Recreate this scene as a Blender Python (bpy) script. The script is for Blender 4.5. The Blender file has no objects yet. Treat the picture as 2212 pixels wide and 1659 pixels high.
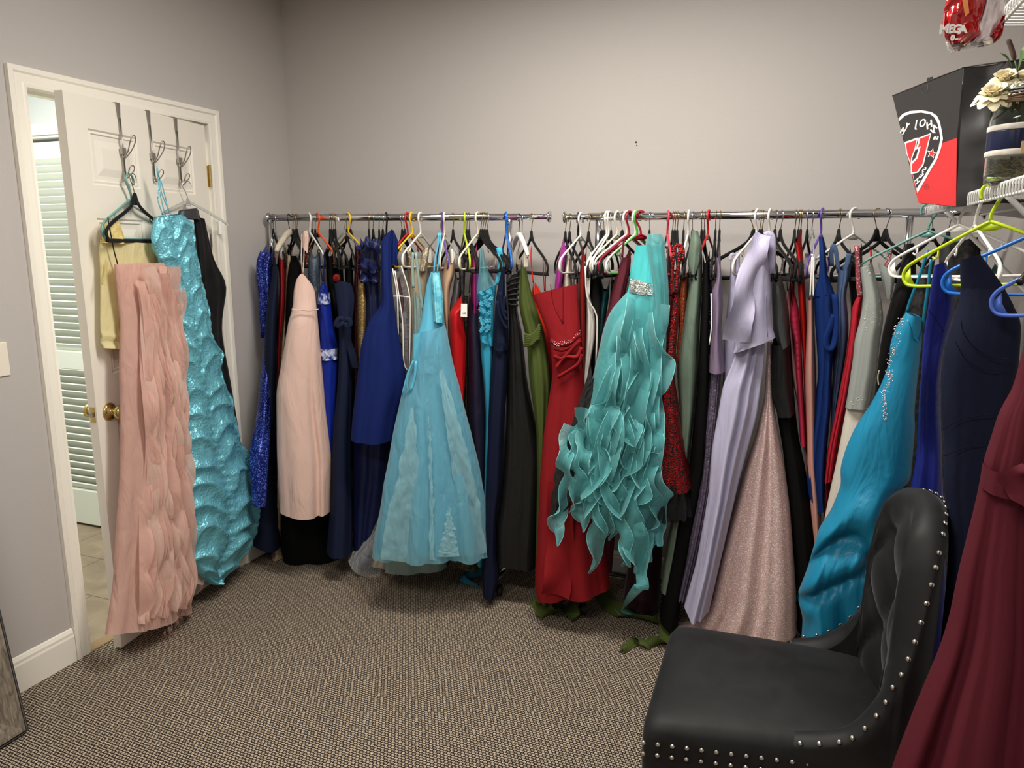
import bpy, math, random
from mathutils import Vector, Matrix, noise
rnd = random.Random(7)
PI = math.pi
SC = bpy.context.scene
COL = SC.collection
V = Vector
# ------------------------------------------------------------------ camera
W, H, F = 2212, 1659, 1592.06
PITCH, YAW = 0.1861, -0.3691
CAM = V((2.4367, -3.1854, 1.5254))
fw = V((math.sin(YAW)*math.cos(PITCH), math.cos(YAW)*math.cos(PITCH), -math.sin(PITCH)))
rt = V((math.cos(YAW), -math.sin(YAW), 0)); up = rt.cross(fw)
cd = bpy.data.cameras.new('camera'); co = bpy.data.objects.new('camera', cd); COL.objects.link(co)
cd.sensor_width = 36; cd.lens = F/W*36; cd.clip_start = .02
m = Matrix((rt, up, -fw)).transposed().to_4x4(); m.translation = CAM; co.matrix_world = m
SC.camera = co

def ray(u, v): return fw*F + rt*(u-W/2) - up*(v-H/2)
def on_plane(u, v, c, n):
    d = ray(u, v); return CAM + d*((c-CAM).dot(n)/d.dot(n))
def on_y(u, v, y): return on_plane(u, v, V((0, y, 0)), V((0, 1, 0)))
def on_x(u, v, x): return on_plane(u, v, V((x, 0, 0)), V((1, 0, 0)))
def on_z(u, v, z): return on_plane(u, v, V((0, 0, z)), V((0, 0, 1)))
def pl(s):
    if isinstance(s, str): return [tuple(float(q) for q in w.split(',')) for w in s.split()]
    return s
def facing(u, v, y):
    c = on_y(u, v, y); n = CAM-c; n.z = 0; n.normalize(); return c, n

# ------------------------------------------------------------------ materials
def lin(c):
    f = lambda x: x/12.92 if x <= .04045 else ((x+.055)/1.055)**2.4
    return tuple(f(x/255) for x in c)+(1,)
MC = {}
def nt(name):
    mt = bpy.data.materials.new(name); mt.use_nodes = True
    t = mt.node_tree; b = t.nodes['Principled BSDF']; return mt, t, b
def node(t, k, **kw):
    n = t.nodes.new(k)
    for a, v in kw.items():
        if a in n.inputs: n.inputs[a].default_value = v
        else: setattr(n, a, v)
    return n
def plain(name, c, rough=.5, metal=0, **kw):
    k = ('plain', name)
    if k in MC: return MC[k]
    mt, t, b = nt(name)
    b.inputs['Base Color'].default_value = lin(c); b.inputs['Roughness'].default_value = rough; b.inputs['Metallic'].default_value = metal
    for a, v in kw.items(): b.inputs[a.replace('_', ' ')].default_value = v
    co_ = node(t, 'ShaderNodeTexCoord'); nz = node(t, 'ShaderNodeTexNoise', Scale=35.0, Detail=3.0)
    t.links.new(co_.outputs['Object'], nz.inputs['Vector'])
    bp = node(t, 'ShaderNodeBump', Strength=.04, Distance=.004)
    t.links.new(nz.outputs['Fac'], bp.inputs['Height']); t.links.new(bp.outputs['Normal'], b.inputs['Normal'])
    MC[k] = mt; return mt
def ramp(t, src, stops, interp='LINEAR'):
    r = node(t, 'ShaderNodeValToRGB'); cr = r.color_ramp; cr.interpolation = interp
    while len(cr.elements) < len(stops): cr.elements.new(.5)
    for e, (p, c) in zip(cr.elements, stops): e.position = p; e.color = c if len(c) == 4 else tuple(c)+(1,)
    t.links.new(src, r.inputs['Fac']); return r
def fab(kind, c, c2=None):
    k = (kind, c, c2)
    if k in MC: return MC[k]
    mt, t, b = nt('%s_fabric' % kind); L = t.links.new
    gk = {'matte': .74, 'chiffon': .92, 'satin': .84, 'organza': .85}.get(kind, .9); cc = tuple(x*gk for x in lin(c)[:3])+(1,); tc = node(t, 'ShaderNodeTexCoord').outputs['Object']
    b.inputs['Base Color'].default_value = cc
    def ns(scale, detail=3.0, dist=0.0, vec=None):
        n = node(t, 'ShaderNodeTexNoise', Scale=scale, Detail=detail, Distortion=dist); L(vec or tc, n.inputs['Vector']); return n
    def bump(src, s, d):
        q = node(t, 'ShaderNodeBump', Strength=s, Distance=d); L(src, q.inputs['Height']); L(q.outputs['Normal'], b.inputs['Normal']); return q
    mp = node(t, 'ShaderNodeMapping'); L(tc, mp.inputs['Vector']); mp.inputs['Scale'].default_value = (1, 1, .28)
    lo = mp.outputs['Vector']
    if kind == 'matte':
        b.inputs['Roughness'].default_value = .75; b.inputs['Sheen Weight'].default_value = .05; b.inputs['Sheen Tint'].default_value = cc
        b.inputs['Specular IOR Level'].default_value = .1
        bump(ns(20, 3, .4, lo).outputs['Fac'], .2, .02)
    elif kind == 'satin':
        b.inputs['Roughness'].default_value = .40; b.inputs['Sheen Weight'].default_value = .06; b.inputs['Sheen Tint'].default_value = cc; b.inputs['Specular IOR Level'].default_value = .5; b.inputs['Specular Tint'].default_value = tuple(min(1, .45+x) for x in cc[:3])+(1,)
        bump(ns(14, 3, .8, lo).outputs['Fac'], .4, .03)
    elif kind == 'shiny':
        b.inputs['Roughness'].default_value = .28; b.inputs['Metallic'].default_value = .4
        bump(ns(38, 4, 1.6).outputs['Fac'], .45, .02)
    elif kind == 'velvet':
        n1 = ns(9, 4, .6); mx = ramp(t, n1.outputs['Fac'], [(.35, cc), (.7, tuple(min(1, x*1.9+.004) for x in cc[:3])+(1,))]); L(mx.outputs['Color'], b.inputs['Base Color'])
        b.inputs['Roughness'].default_value = .75; b.inputs['Sheen Weight'].default_value = .12; b.inputs['Sheen Roughness'].default_value = .35
        b.inputs['Specular IOR Level'].default_value = .2
        bump(ns(25, 2).outputs['Fac'], .15, .01)
    elif kind in ('glitter', 'sequin'):
        sc = 420.0 if kind == 'glitter' else 330.0
        vo = node(t, 'ShaderNodeTexVoronoi', Scale=sc); L(tc, vo.inputs['Vector'])
        sp = node(t, 'ShaderNodeSeparateColor'); L(vo.outputs['Color'], sp.inputs['Color'])
        d = tuple(x*.7 for x in cc[:3])+(1,); h = lin(c2 or (255, 245, 240))
        r = ramp(t, sp.outputs['Red'], [(0, d), (.5, cc), (.8, cc), (.9, h)]); L(r.outputs['Color'], b.inputs['Base Color'])
        b.inputs['Roughness'].default_value = .4; b.inputs['Metallic'].default_value = .15 if kind == 'glitter' else .5
        q = node(t, 'ShaderNodeBump', Strength=.5 if kind == 'glitter' else .9, Distance=.003); L(sp.outputs['Green'], q.inputs['Height']); L(q.outputs['Normal'], b.inputs['Normal'])
    elif kind == 'lace':
        vo = node(t, 'ShaderNodeTexVoronoi', Scale=55.0, feature='SMOOTH_F1'); n1 = ns(30, 3); mxv = node(t, 'ShaderNodeMixRGB', Fac=.06)
        L(tc, mxv.inputs['Color1']); L(n1.outputs['Color'], mxv.inputs['Color2']); L(mxv.outputs['Color'], vo.inputs['Vector'])
        d = lin(c2) if c2 else tuple(x*.35 for x in cc[:3])+(1,)
        r = ramp(t, vo.outputs['Distance'], [(.25, cc), (.55, d)]); L(r.outputs['Color'], b.inputs['Base Color'])
        b.inputs['Roughness'].default_value = .75; bump(vo.outputs['Distance'], -.8, .01)
    elif kind == 'brocade':
        wv = node(t, 'ShaderNodeTexNoise', Scale=17.0, Detail=1.0, Distortion=2.4); L(tc, wv.inputs['Vector'])
        mm = node(t, 'ShaderNodeMath', operation='MULTIPLY'); mm.inputs[1].default_value = 6.5; L(wv.outputs['Fac'], mm.inputs[0])
        pp = node(t, 'ShaderNodeMath', operation='PINGPONG'); pp.inputs[1].default_value = .5; L(mm.outputs[0], pp.inputs[0])
        g = ns(160, 2)
        ad = node(t, 'ShaderNodeMath', operation='MULTIPLY_ADD'); ad.inputs[1].default_value = .25; L(g.outputs['Fac'], ad.inputs[0]); L(pp.outputs[0], ad.inputs[2])
        h = lin(c2)
        r = ramp(t, ad.outputs[0], [(.31, cc), (.37, h)]); L(r.outputs['Color'], b.inputs['Base Color'])
        r2 = ramp(t, ad.outputs[0], [(.31, (0, 0, 0)), (.37, (.7, .7, .7))]); L(r2.outputs['Color'], b.inputs['Metallic'])
        b.inputs['Roughness'].default_value = .38; bump(g.outputs['Fac'], .8, .006)
    elif kind == 'print':
        n1 = ns(26, 4, 1.4); h = lin(c2)
        r = ramp(t, n1.outputs['Fac'], [(.36, cc), (.46, h), (.54, tuple((a*.4+e*.6)*.5 for a, e in zip(cc, h))[:3]), (.64, cc)]); L(r.outputs['Color'], b.inputs['Base Color'])
        b.inputs['Roughness'].default_value = .6
    elif kind == 'embroidered':
        b.inputs['Roughness'].default_value = .35
        wv = node(t, 'ShaderNodeTexNoise', Scale=13.0, Detail=1.0, Distortion=2.5); L(tc, wv.inputs['Vector'])
        mm = node(t, 'ShaderNodeMath', operation='MULTIPLY'); mm.inputs[1].default_value = 4; L(wv.outputs['Fac'], mm.inputs[0])
        pp = node(t, 'ShaderNodeMath', operation='PINGPONG'); pp.inputs[1].default_value = .5; L(mm.outputs[0], pp.inputs[0])
        big = ns(7, 1)
        mu = node(t, 'ShaderNodeMath', operation='GREATER_THAN'); mu.inputs[1].default_value = .5; L(big.outputs['Fac'], mu.inputs[0])
        m2 = node(t, 'ShaderNodeMath', operation='MULTIPLY'); L(mu.outputs[0], m2.inputs[0])
        r = ramp(t, pp.outputs[0], [(0, (1, 1, 1)), (.05, (0, 0, 0))]); L(r.outputs['Color'], m2.inputs[1])
        r2 = ramp(t, m2.outputs[0], [(.3, cc), (.6, lin(c2))]); L(r2.outputs['Color'], b.inputs['Base Color']); bump(m2.outputs[0], .6, .004)
    elif kind in ('organza', 'chiffon', 'tulle'):
        op = {'organza': .62, 'chiffon': .9, 'tulle': .7}[kind]
        b.inputs['Roughness'].default_value = .42 if kind == 'organza' else .8; b.inputs['Sheen Weight'].default_value = .3 if kind == 'organza' else .06
        bump(ns(18, 3, 1.0, lo).outputs['Fac'], .5, .03)
        tr = node(t, 'ShaderNodeBsdfTransparent'); tl = node(t, 'ShaderNodeBsdfTranslucent'); tl.inputs['Color'].default_value = cc
        m1 = node(t, 'ShaderNodeMixShader', Fac=.3); L(b.outputs[0], m1.inputs[1]); L(tl.outputs[0], m1.inputs[2])
        m2 = node(t, 'ShaderNodeMixShader'); lw = node(t, 'ShaderNodeLayerWeight', Blend=.35)
        r = ramp(t, lw.outputs['Facing'], [(0, (op, op, op)), (1, (1, 1, 1))]); L(r.outputs['Color'], m2.inputs[0])
        L(tr.outputs[0], m2.inputs[1]); L(m1.outputs[0], m2.inputs[2]); L(m2.outputs[0], t.nodes['Material Output'].inputs['Surface'])
    MC[k] = mt; return mt
CHROME = plain('chrome', (215, 217, 222), .12, 1)
BRASS = plain('brass', (206, 184, 122), .22, 1)
STEEL = plain('brushed_steel', (176, 172, 166), .38, 1)
GOLDW = plain('gilt_wire', (190, 172, 130), .22, 1)
BLKVEL = fab('velvet', (17, 17, 18))
def clearmat():
    if 'clear' in MC: return MC['clear']
    mt, t, b = nt('clear_plastic'); b.inputs['Base Color'].default_value = (.95, .96, .97, 1); b.inputs['Roughness'].default_value = .12
    tr = node(t, 'ShaderNodeBsdfTransparent'); mx = node(t, 'ShaderNodeMixShader'); lw = node(t, 'ShaderNodeLayerWeight', Blend=.3)
    nz = node(t, 'ShaderNodeTexNoise', Scale=14.0, Detail=3.0, Distortion=1.5); bp = node(t, 'ShaderNodeBump', Strength=.6, Distance=.03)
    tc = node(t, 'ShaderNodeTexCoord'); t.links.new(tc.outputs['Object'], nz.inputs['Vector']); t.links.new(nz.outputs['Fac'], bp.inputs['Height']); t.links.new(bp.outputs['Normal'], b.inputs['Normal'])
    r = ramp(t, lw.outputs['Facing'], [(0, (.1, .1, .1)), (1, (.6, .6, .6))]); t.links.new(r.outputs['Color'], mx.inputs[0])
    t.links.new(tr.outputs[0], mx.inputs[1]); t.links.new(b.outputs[0], mx.inputs[2]); t.links.new(mx.outputs[0], t.nodes['Material Output'].inputs['Surface'])
    MC['clear'] = mt; return mt
CLEAR = clearmat()
PL = {n: plain('%s_plastic' % n, c, .32) for n, c in dict(white=(240, 238, 232), cream=(232, 224, 200), red=(190, 28, 30), orange=(235, 88, 30), yellow=(240, 200, 40), black=(20, 20, 22),
      lime=(190, 214, 40), blue=(26, 110, 205), periwinkle=(70, 104, 195), purple=(98, 72, 160), coral=(226, 60, 82), green=(86, 176, 78), maroon=(150, 24, 44), teal=(108, 158, 150), grey=(70, 70, 72)).items()}

# ------------------------------------------------------------------ mesh helpers
class MB:
    def __init__(s): s.v = []; s.f = []
    def add(s, vs, fs):
        o = len(s.v); s.v += [V(q) for q in vs]; s.f += [tuple(i+o for i in q) for q in fs]
    def box(s, a, b, mtx=None):
        x0, y0, z0 = a; x1, y1, z1 = b
        vs = [V(q) for q in ((x0, y0, z0), (x1, y0, z0), (x1, y1, z0), (x0, y1, z0), (x0, y0, z1), (x1, y0, z1), (x1, y1, z1), (x0, y1, z1))]
        if mtx: vs = [mtx @ q for q in vs]
        s.add(vs, [(3, 2, 1, 0), (4, 5, 6, 7), (0, 1, 5, 4), (1, 2, 6, 5), (2, 3, 7, 6), (3, 0, 4, 7)]); return s
    def tube(s, pts, r, n=8, closed=False, flat=1.0, fdir=None):
        pts = [V(p) for p in pts]; m_ = len(pts); rings = []; prev = None
        rr = r if isinstance(r, (list, tuple)) else [r]*m_
        for i, p in enumerate(pts):
            if closed: t = pts[(i+1) % m_]-pts[i-1]
            else: t = pts[min(i+1, m_-1)]-pts[max(i-1, 0)]
            if t.length < 1e-9: t = V((0, 0, 1))
            t.normalize()
            if fdir: a = V(fdir)-t*t.dot(V(fdir))
            else:
                a = prev-t*prev.dot(t) if prev else t.orthogonal()
            if a.length < 1e-6: a = t.orthogonal()
            a.normalize(); prev = a; b = t.cross(a)
            rings.append([p+(a*math.cos(q)*flat+b*math.sin(q))*rr[i] for q in (2*PI*k/n for k in range(n))])
        vs = [q for g in rings for q in g]; fs = []
        for i in range(m_ if closed else m_-1):
            j = (i+1) % m_
            for k in range(n): fs.append((i*n+k, i*n+(k+1) % n, j*n+(k+1) % n, j*n+k))
        if not closed: fs += [tuple(range(n-1, -1, -1)), tuple(range((m_-1)*n, m_*n))]
        s.add(vs, fs); return s
    def lathe(s, prof, c, axis=(0, 0, 1), n=20):
        c = V(c); z = V(axis).normalized(); x = z.orthogonal().normalized(); y = z.cross(x); vs = []; fs = []
        for r, h in prof: vs += [c+z*h+(x*math.cos(2*PI*k/n)+y*math.sin(2*PI*k/n))*max(r, 1e-5) for k in range(n)]
        for i in range(len(prof)-1):
            for k in range(n): fs.append((i*n+k, i*n+(k+1) % n, (i+1)*n+(k+1) % n, (i+1)*n+k))
        fs += [tuple(range(n-1, -1, -1)), tuple(range((len(prof)-1)*n, len(prof)*n))]
        s.add(vs, fs); return s
    def prism(s, pts, n, th):
        n = V(n).normalized()*th; k = len(pts); pts = [V(p) for p in pts]
        s.add(pts+[p+n for p in pts], [tuple(range(k-1, -1, -1)), tuple(range(k, 2*k))]+[(i, (i+1) % k, (i+1) % k+k, i+k) for i in range(k)]); return s
    def grid(s, rows, closed=False):
        n = len(rows[0]); fs = []
        for i in range(len(rows)-1):
            for k in range(n if closed else n-1): fs.append((i*n+k, i*n+(k+1) % n, (i+1)*n+(k+1) % n, (i+1)*n+k))
        s.add([q for r in rows for q in r], fs); return s
    def build(s, name, mat, parent=None, o=None, smooth=True):
        o = V(o) if o is not None else (parent_origin(parent) if parent else V((0, 0, 0)))
        me = bpy.data.meshes.new(name); me.from_pydata([q-o for q in s.v], [], s.f); me.update()
        if smooth: me.shade_smooth() if hasattr(me, 'shade_smooth') else None
        if mat: me.materials.append(mat)
        ob = bpy.data.objects.new(name, me); COL.objects.link(ob)
        if parent: ob.parent = parent; ob.location = o-parent_origin(parent)
        else: ob.location = o
        return ob
def parent_origin(p):
    o = V((0, 0, 0))
    while p: o = o+p.location; p = p.parent
    return o
def tag(o, label, cat, group=None):
    o['label'] = label; o['category'] = cat
    if group: o['group'] = group
    return o
def empty(name, loc, label, cat, group=None):
    o = bpy.data.objects.new(name, None); o.empty_display_size = .05; COL.objects.link(o); o.location = loc; return tag(o, label, cat, group)
def struct(o, label=None, cat=None):
    o['kind'] = 'structure'
    if label: o['label'] = label; o['category'] = cat
    return o
def smooth_angle(o, a=40):
    try:
        me = o.data; me.set_sharp_from_angle(angle=math.radians(a))
    except Exception: pass
    return o
def bevel(o, w, n=2):
    md = o.modifiers.new('bevel', 'BEVEL'); md.width = w; md.segments = n; md.limit_method = 'ANGLE'; return o
def dup(root, loc, rot, label, group=None):
    r = root.copy(); COL.objects.link(r); r.location = loc; r.rotation_euler = rot; r['label'] = label
    if group: r['group'] = group
    for ch in root.children:
        c = ch.copy(); COL.objects.link(c); c.parent = r
        for g in ch.children:
            d = g.copy(); COL.objects.link(d); d.parent = c
    return r
# ------------------------------------------------------------------ room shell
LE1, LE2, LE3, EXPO = 26.0, 20.0, 30.0, 0.88
RX, RB, RH = 3.10, -4.7, 2.69           # right wall, wall behind the camera, ceiling
def wallmat():
    mt, t, b = nt('grey_wall_paint'); b.inputs['Base Color'].default_value = lin((186, 181, 178)); b.inputs['Roughness'].default_value = .62
    tc = node(t, 'ShaderNodeTexCoord'); nz = node(t, 'ShaderNodeTexNoise', Scale=90.0, Detail=4.0); t.links.new(tc.outputs['Object'], nz.inputs['Vector'])
    bp = node(t, 'ShaderNodeBump', Strength=.12, Distance=.003); t.links.new(nz.outputs['Fac'], bp.inputs['Height']); t.links.new(bp.outputs['Normal'], b.inputs['Normal']); return mt
def carpetmat():
    mt, t, b = nt('woven_carpet'); L = t.links.new
    tc = node(t, 'ShaderNodeTexCoord'); mp = node(t, 'ShaderNodeMapping'); L(tc.outputs['Object'], mp.inputs['Vector']); mp.inputs['Rotation'].default_value = (0, 0, .06)
    nz = node(t, 'ShaderNodeTexNoise', Scale=70.0, Detail=2.0); L(mp.outputs['Vector'], nz.inputs['Vector'])
    mx = node(t, 'ShaderNodeMixRGB', Fac=.006); L(mp.outputs['Vector'], mx.inputs['Color1']); L(nz.outputs['Color'], mx.inputs['Color2'])
    br = node(t, 'ShaderNodeTexBrick', Scale=1.0); br.offset = .5; br.squash = 1
    br.inputs['Brick Width'].default_value = .0125; br.inputs['Row Height'].default_value = .0098; br.inputs['Mortar Size'].default_value = .0022; br.inputs['Mortar Smooth'].default_value = .7; br.inputs['Bias'].default_value = -.2
    br.inputs['Color1'].default_value = lin((216, 199, 175)); br.inputs['Color2'].default_value = lin((184, 166, 144)); br.inputs['Mortar'].default_value = lin((20, 16, 24))
    L(mx.outputs['Color'], br.inputs['Vector'])
    n2 = node(t, 'ShaderNodeTexNoise', Scale=330.0, Detail=2.0); L(mp.outputs['Vector'], n2.inputs['Vector'])
    r = ramp(t, n2.outputs['Fac'], [(.32, (.22, .2, .23)), (.6, (1.0, 1.0, 1.0))])
    mu = node(t, 'ShaderNodeMixRGB', blend_type='MULTIPLY', Fac=1.0); L(br.outputs['Color'], mu.inputs['Color1']); L(r.outputs['Color'], mu.inputs['Color2'])
    L(mu.outputs['Color'], b.inputs['Base Color']); b.inputs['Roughness'].default_value = .95; b.inputs['Specular IOR Level'].default_value = .1
    ad = node(t, 'ShaderNodeMath', operation='SUBTRACT'); L(n2.outputs['Fac'], ad.inputs[0]); L(br.outputs['Fac'], ad.inputs[1])
    bp = node(t, 'ShaderNodeBump', Strength=.8, Distance=.003); L(ad.outputs[0], bp.inputs['Height']); L(bp.outputs['Normal'], b.inputs['Normal']); return mt
def tilemat():
    mt, t, b = nt('stone_tile'); L = t.links.new
    tc = node(t, 'ShaderNodeTexCoord'); mp = node(t, 'ShaderNodeMapping'); L(tc.outputs['Object'], mp.inputs['Vector']); mp.inputs['Rotation'].default_value = (0, 0, 0); mp.inputs['Location'].default_value = (.1, .12, 0)
    br = node(t, 'ShaderNodeTexBrick', Scale=1.0); br.offset = .5
    br.inputs['Brick Width'].default_value = .6; br.inputs['Row Height'].default_value = .3; br.inputs['Mortar Size'].default_value = .0025; br.inputs['Mortar Smooth'].default_value = .2
    br.inputs['Color1'].default_value = lin((164, 148, 124)); br.inputs['Color2'].default_value = lin((154, 138, 115)); br.inputs['Mortar'].default_value = lin((96, 88, 76)); L(mp.outputs['Vector'], br.inputs['Vector'])
    nz = node(t, 'ShaderNodeTexNoise', Scale=7.0, Detail=6.0, Distortion=.8); L(tc.outputs['Object'], nz.inputs['Vector'])
    r = ramp(t, nz.outputs['Fac'], [(.3, (.72, .72, .72)), (.7, (1.05, 1.05, 1.05))])
    mu = node(t, 'ShaderNodeMixRGB', blend_type='MULTIPLY', Fac=1.0); L(br.outputs['Color'], mu.inputs['Color1']); L(r.outputs['Color'], mu.inputs['Color2']); L(mu.outputs['Color'], b.inputs['Base Color'])
    b.inputs['Roughness'].default_value = .5; return mt
WALL = wallmat(); DOORP = plain('door_paint', (236, 231, 220), .38); TRIMP = plain('trim_paint', (238, 234, 224), .35)
CEILM = plain('ceiling_paint', (225, 222, 215), .8)
DY0, DY1, DZ = -1.362, -.548, 2.04      # doorway
TH = .12
struct(MB().box((0, RB, -.1), (RX, 0, 0)).build('floor', carpetmat(), smooth=False), 'beige and dark woven loop carpet across the room', 'floor')
struct(MB().box((-TH, RB-.1, RH), (RX+.1, .1, RH+.1)).build('ceiling', CEILM, smooth=False), 'flat off-white ceiling over the room', 'ceiling')
struct(MB().box((-TH, 0, -.1), (RX+.1, .1, RH)).build('wall_back', WALL, smooth=False), 'long grey painted wall behind the two clothes racks', 'wall')
struct(MB().box((RX, RB, -.1), (RX+.1, 0, RH)).build('wall_right', WALL, smooth=False), 'grey wall carrying the white wire shelves', 'wall')
struct(MB().box((-TH, RB-.1, -.1), (RX+.1, RB, RH)).build('wall_front', WALL, smooth=False), 'grey wall facing the clothes racks', 'wall')
b = MB(); b.box((-TH, RB, -.1), (0, DY0-.018, RH)); b.box((-TH, DY1+.018, -.1), (0, 0, RH)); b.box((-TH, DY0-.018, DZ+.018), (0, DY1+.018, RH))
struct(b.build('wall_left', WALL, smooth=False), 'grey wall with the open panel door', 'wall')
# hallway seen through the door
HX = -1.9
struct(MB().box((HX, RB, -.1), (-TH, -.3, -.004)).box((-TH, DY0, -.1), (-.03, DY1, -.004)).build('floor_hall', tilemat(), smooth=False), 'tan stone tile floor in the hall', 'floor')
HW = plain('hall_lit_wall_paint', (196, 202, 200), .6)  # same wall paint, the hall's greener light mixed into its colour
b = MB(); b.box((HX, -.30, -.1), (-TH, -.25, 2.6))
struct(b.build('wall_hall_back', HW, smooth=False), 'pale wall above the louvred hall closet', 'wall')
struct(MB().box((HX-.05, RB, -.1), (HX, -.25, 2.6)).build('wall_hall_left', HW, smooth=False), 'pale far side wall of the hall', 'wall')
struct(MB().box((HX-.05, RB-.05, -.1), (-TH, RB, 2.6)).build('wall_hall_front', HW, smooth=False), 'pale near end wall of the hall', 'wall')
struct(MB().box((HX, RB, 2.6), (-TH, -.25, 2.65)).build('ceiling_hall', CEILM, smooth=False), 'white hall ceiling', 'ceiling')
# louvred closet door in the hall
d2 = empty('door_2', (-1.27, -.42, 0), 'white louvred closet door seen through the open doorway', 'door'); d2['kind'] = 'structure'
LW = plain('louver_paint', (232, 238, 226), .4)
x0, x1, ya, yb = -1.72, -.80, -.43, -.395
fr = MB()
fr.box((x0, ya, .01), (x0+.05, yb, 2.035)); fr.box((x1-.05, ya, .01), (x1, yb, 2.035))
for z0, z1 in ((.01, .205), (.878, .974), (1.958, 2.035)): fr.box((x0+.05, ya, z0), (x1-.05, yb, z1))
bevel(fr.build('door_frame', LW, d2, smooth=False), .003)
for z0, z1 in ((.205, .878), (.974, 1.958)):
    lv = MB(); n = round((z1-z0)/.0385); st = (z1-z0)/n
    for i in range(n):
        zc = z0+st*(i+.5); mt = Matrix.Translation((0, (ya+yb)/2, zc)) @ Matrix.Rotation(math.radians(-52), 4, 'X'); lv.box((x0+.05, -.024, -.004), (x1-.05, .024, .004), mt)
    lv.build('louver_panel', LW, d2, smooth=False)
b = MB(); b.box((x0-.1, -.43, 2.055), (x1+.1, -.30, 2.075)); b.box((x0-.1, -.44, 2.068), (x1+.1, -.30, 2.108)); b.box((x0-.1, -.432, 2.108), (x1+.1, -.30, 2.122))
b.box((x0-.1, -.43, 0), (x0-.01, -.30, 2.06)); b.box((x1+.01, -.43, 0), (x1+.1, -.30, 2.06))
struct(b.build('trim_2', TRIMP, smooth=False), 'white casing over the louvred closet door', 'trim')
# door casing and jamb
t1 = empty('trim_1', (0, -.95, 0), 'white moulded casing around the open door', 'trim'); t1['kind'] = 'structure'
prof = [(0, 0), (.0, .011), (.010, .013), (.016, .011), (.040, .011), (.046, .017), (.062, .017), (.062, 0)]  # from opening outward, height off wall
ca = MB()
rows = []
for (y, z, sy, sz) in ((DY0, 0, -1, 0), (DY0, DZ, -1, 1), (DY1, DZ, 1, 1), (DY1, 0, 1, 0)):
    rows.append([V((h, y+sy*d, z+sz*d)) for d, h in prof])
ca.grid(rows); ca.build('casing', TRIMP, t1, smooth=False)
j = MB(); j.box((-TH-.012, DY0-.018, 0), (0, DY0, DZ+.018)); j.box((-TH-.012, DY1, 0), (0, DY1+.018, DZ+.018)); j.box((-TH-.012, DY0, DZ), (0, DY1, DZ+.018))
j.box((-.075, DY0, 0), (-.042, DY0+.011, DZ)); j.box((-.075, DY1-.011, 0), (-.042, DY1, DZ)); j.box((-.075, DY0, DZ-.011), (-.042, DY1, DZ))
j.build('jamb', TRIMP, t1, smooth=False)
MB().box((-.034, DY0-.0005, .86), (-.006, DY0+.002, .98)).build('strike_plate', BRASS, t1, smooth=False)
def base(name, label, segs):
    bb = MB()
    for a, c, nx in segs:
        a, c, nx = V(a), V(c), V(nx); pr = [(0.001, 0), (.014, 0), (.014, .098), (.011, .106), (.011, .115), (.005, .127), (.001, .130)]
        bb.grid([[q+nx*d+V((0, 0, h)) for d, h in pr] for q in (a, c)])
    struct(bb.build(name, TRIMP, smooth=False), label, 'baseboard')
base('baseboard_left', 'white moulded baseboard along the door wall', [((0, RB, 0), (0, DY0-.063, 0), (1, 0, 0)), ((0, DY1+.063, 0), (0, 0, 0), (1, 0, 0))])
base('baseboard_back', 'white baseboard behind the clothes racks', [((0, 0, 0), (RX, 0, 0), (0, -1, 0))])
base('baseboard_right', 'white baseboard under the wire shelves', [((RX, 0, 0), (RX, RB, 0), (-1, 0, 0))])
b = MB(); b.box((-.045, DY0, -.004), (.012, DY1, .004)); struct(bevel(b.build('trim_3', plain('threshold_wood', (150, 124, 88), .5), smooth=False), .003), 'narrow wooden threshold strip under the door', 'trim')
# ------------------------------------------------------------------ open six panel door
HG = V((.0, DY1-.006, 0)); DD = (V((.1107, -1.31, 0))-V((0, -.565, 0))).normalized(); DN = V((-DD.y, DD.x, 0)); DN = DN if DN.x > 0 else -DN
HG = V((.0, -.562, 0)); DW, DT = .76, .034
door = empty('door_1', HG+DD*.38, 'white six panel door standing ajar, hung with gowns', 'door'); door['kind'] = 'structure'
def dp(s, z, o=0.0): return HG+DD*s+DN*o+V((0, 0, z))
panels = [(s0, s1, z0, z1) for s0, s1 in ((.095, .335), (.425, .665)) for z0, z1 in ((1.735, 1.925), (1.06, 1.62), (.22, .93))]
def face(o, sg):
    f = MB(); xs = sorted({0, DW}|{q for p in panels for q in p[:2]}); zs = sorted({.012, 2.032}|{q for p in panels for q in p[2:]})
    for i in range(len(xs)-1):
        for k in range(len(zs)-1):
            if not any(abs(xs[i]-p[0]) < 1e-6 and p[2]-1e-6 <= zs[k] < p[3]-1e-6 for p in panels):
                f.add([dp(xs[i], zs[k], o), dp(xs[i+1], zs[k], o), dp(xs[i+1], zs[k+1], o), dp(xs[i], zs[k+1], o)], [(0, 1, 2, 3)])
    for s0, s1, z0, z1 in panels:
        rings = []
        for ins, dep in ((0, 0), (.006, -.006), (.014, -.004), (.018, -.009), (.034, -.009), (.06, -.003)):
            rings.append([dp(s0+ins, z0+ins, o+sg*dep), dp(s1-ins, z0+ins, o+sg*dep), dp(s1-ins, z1-ins, o+sg*dep), dp(s0+ins, z1-ins, o+sg*dep)])
        f.grid(rings, closed=True); f.add(rings[-1], [(0, 1, 2, 3)])
    return f
f = face(0, 1); g = face(-DT, -1); f.add(g.v, g.f)
c4 = [(0, .012), (DW, .012), (DW, 2.032), (0, 2.032)]
for i in range(4):
    a, c = c4[i], c4[(i+1) % 4]; f.add([dp(a[0], a[1], 0), dp(c[0], c[1], 0), dp(c[0], c[1], -DT), dp(a[0], a[1], -DT)], [(0, 1, 2, 3)])
f.build('door_panel', DOORP, door, smooth=False)
KS, KZ = .70, .925
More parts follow.
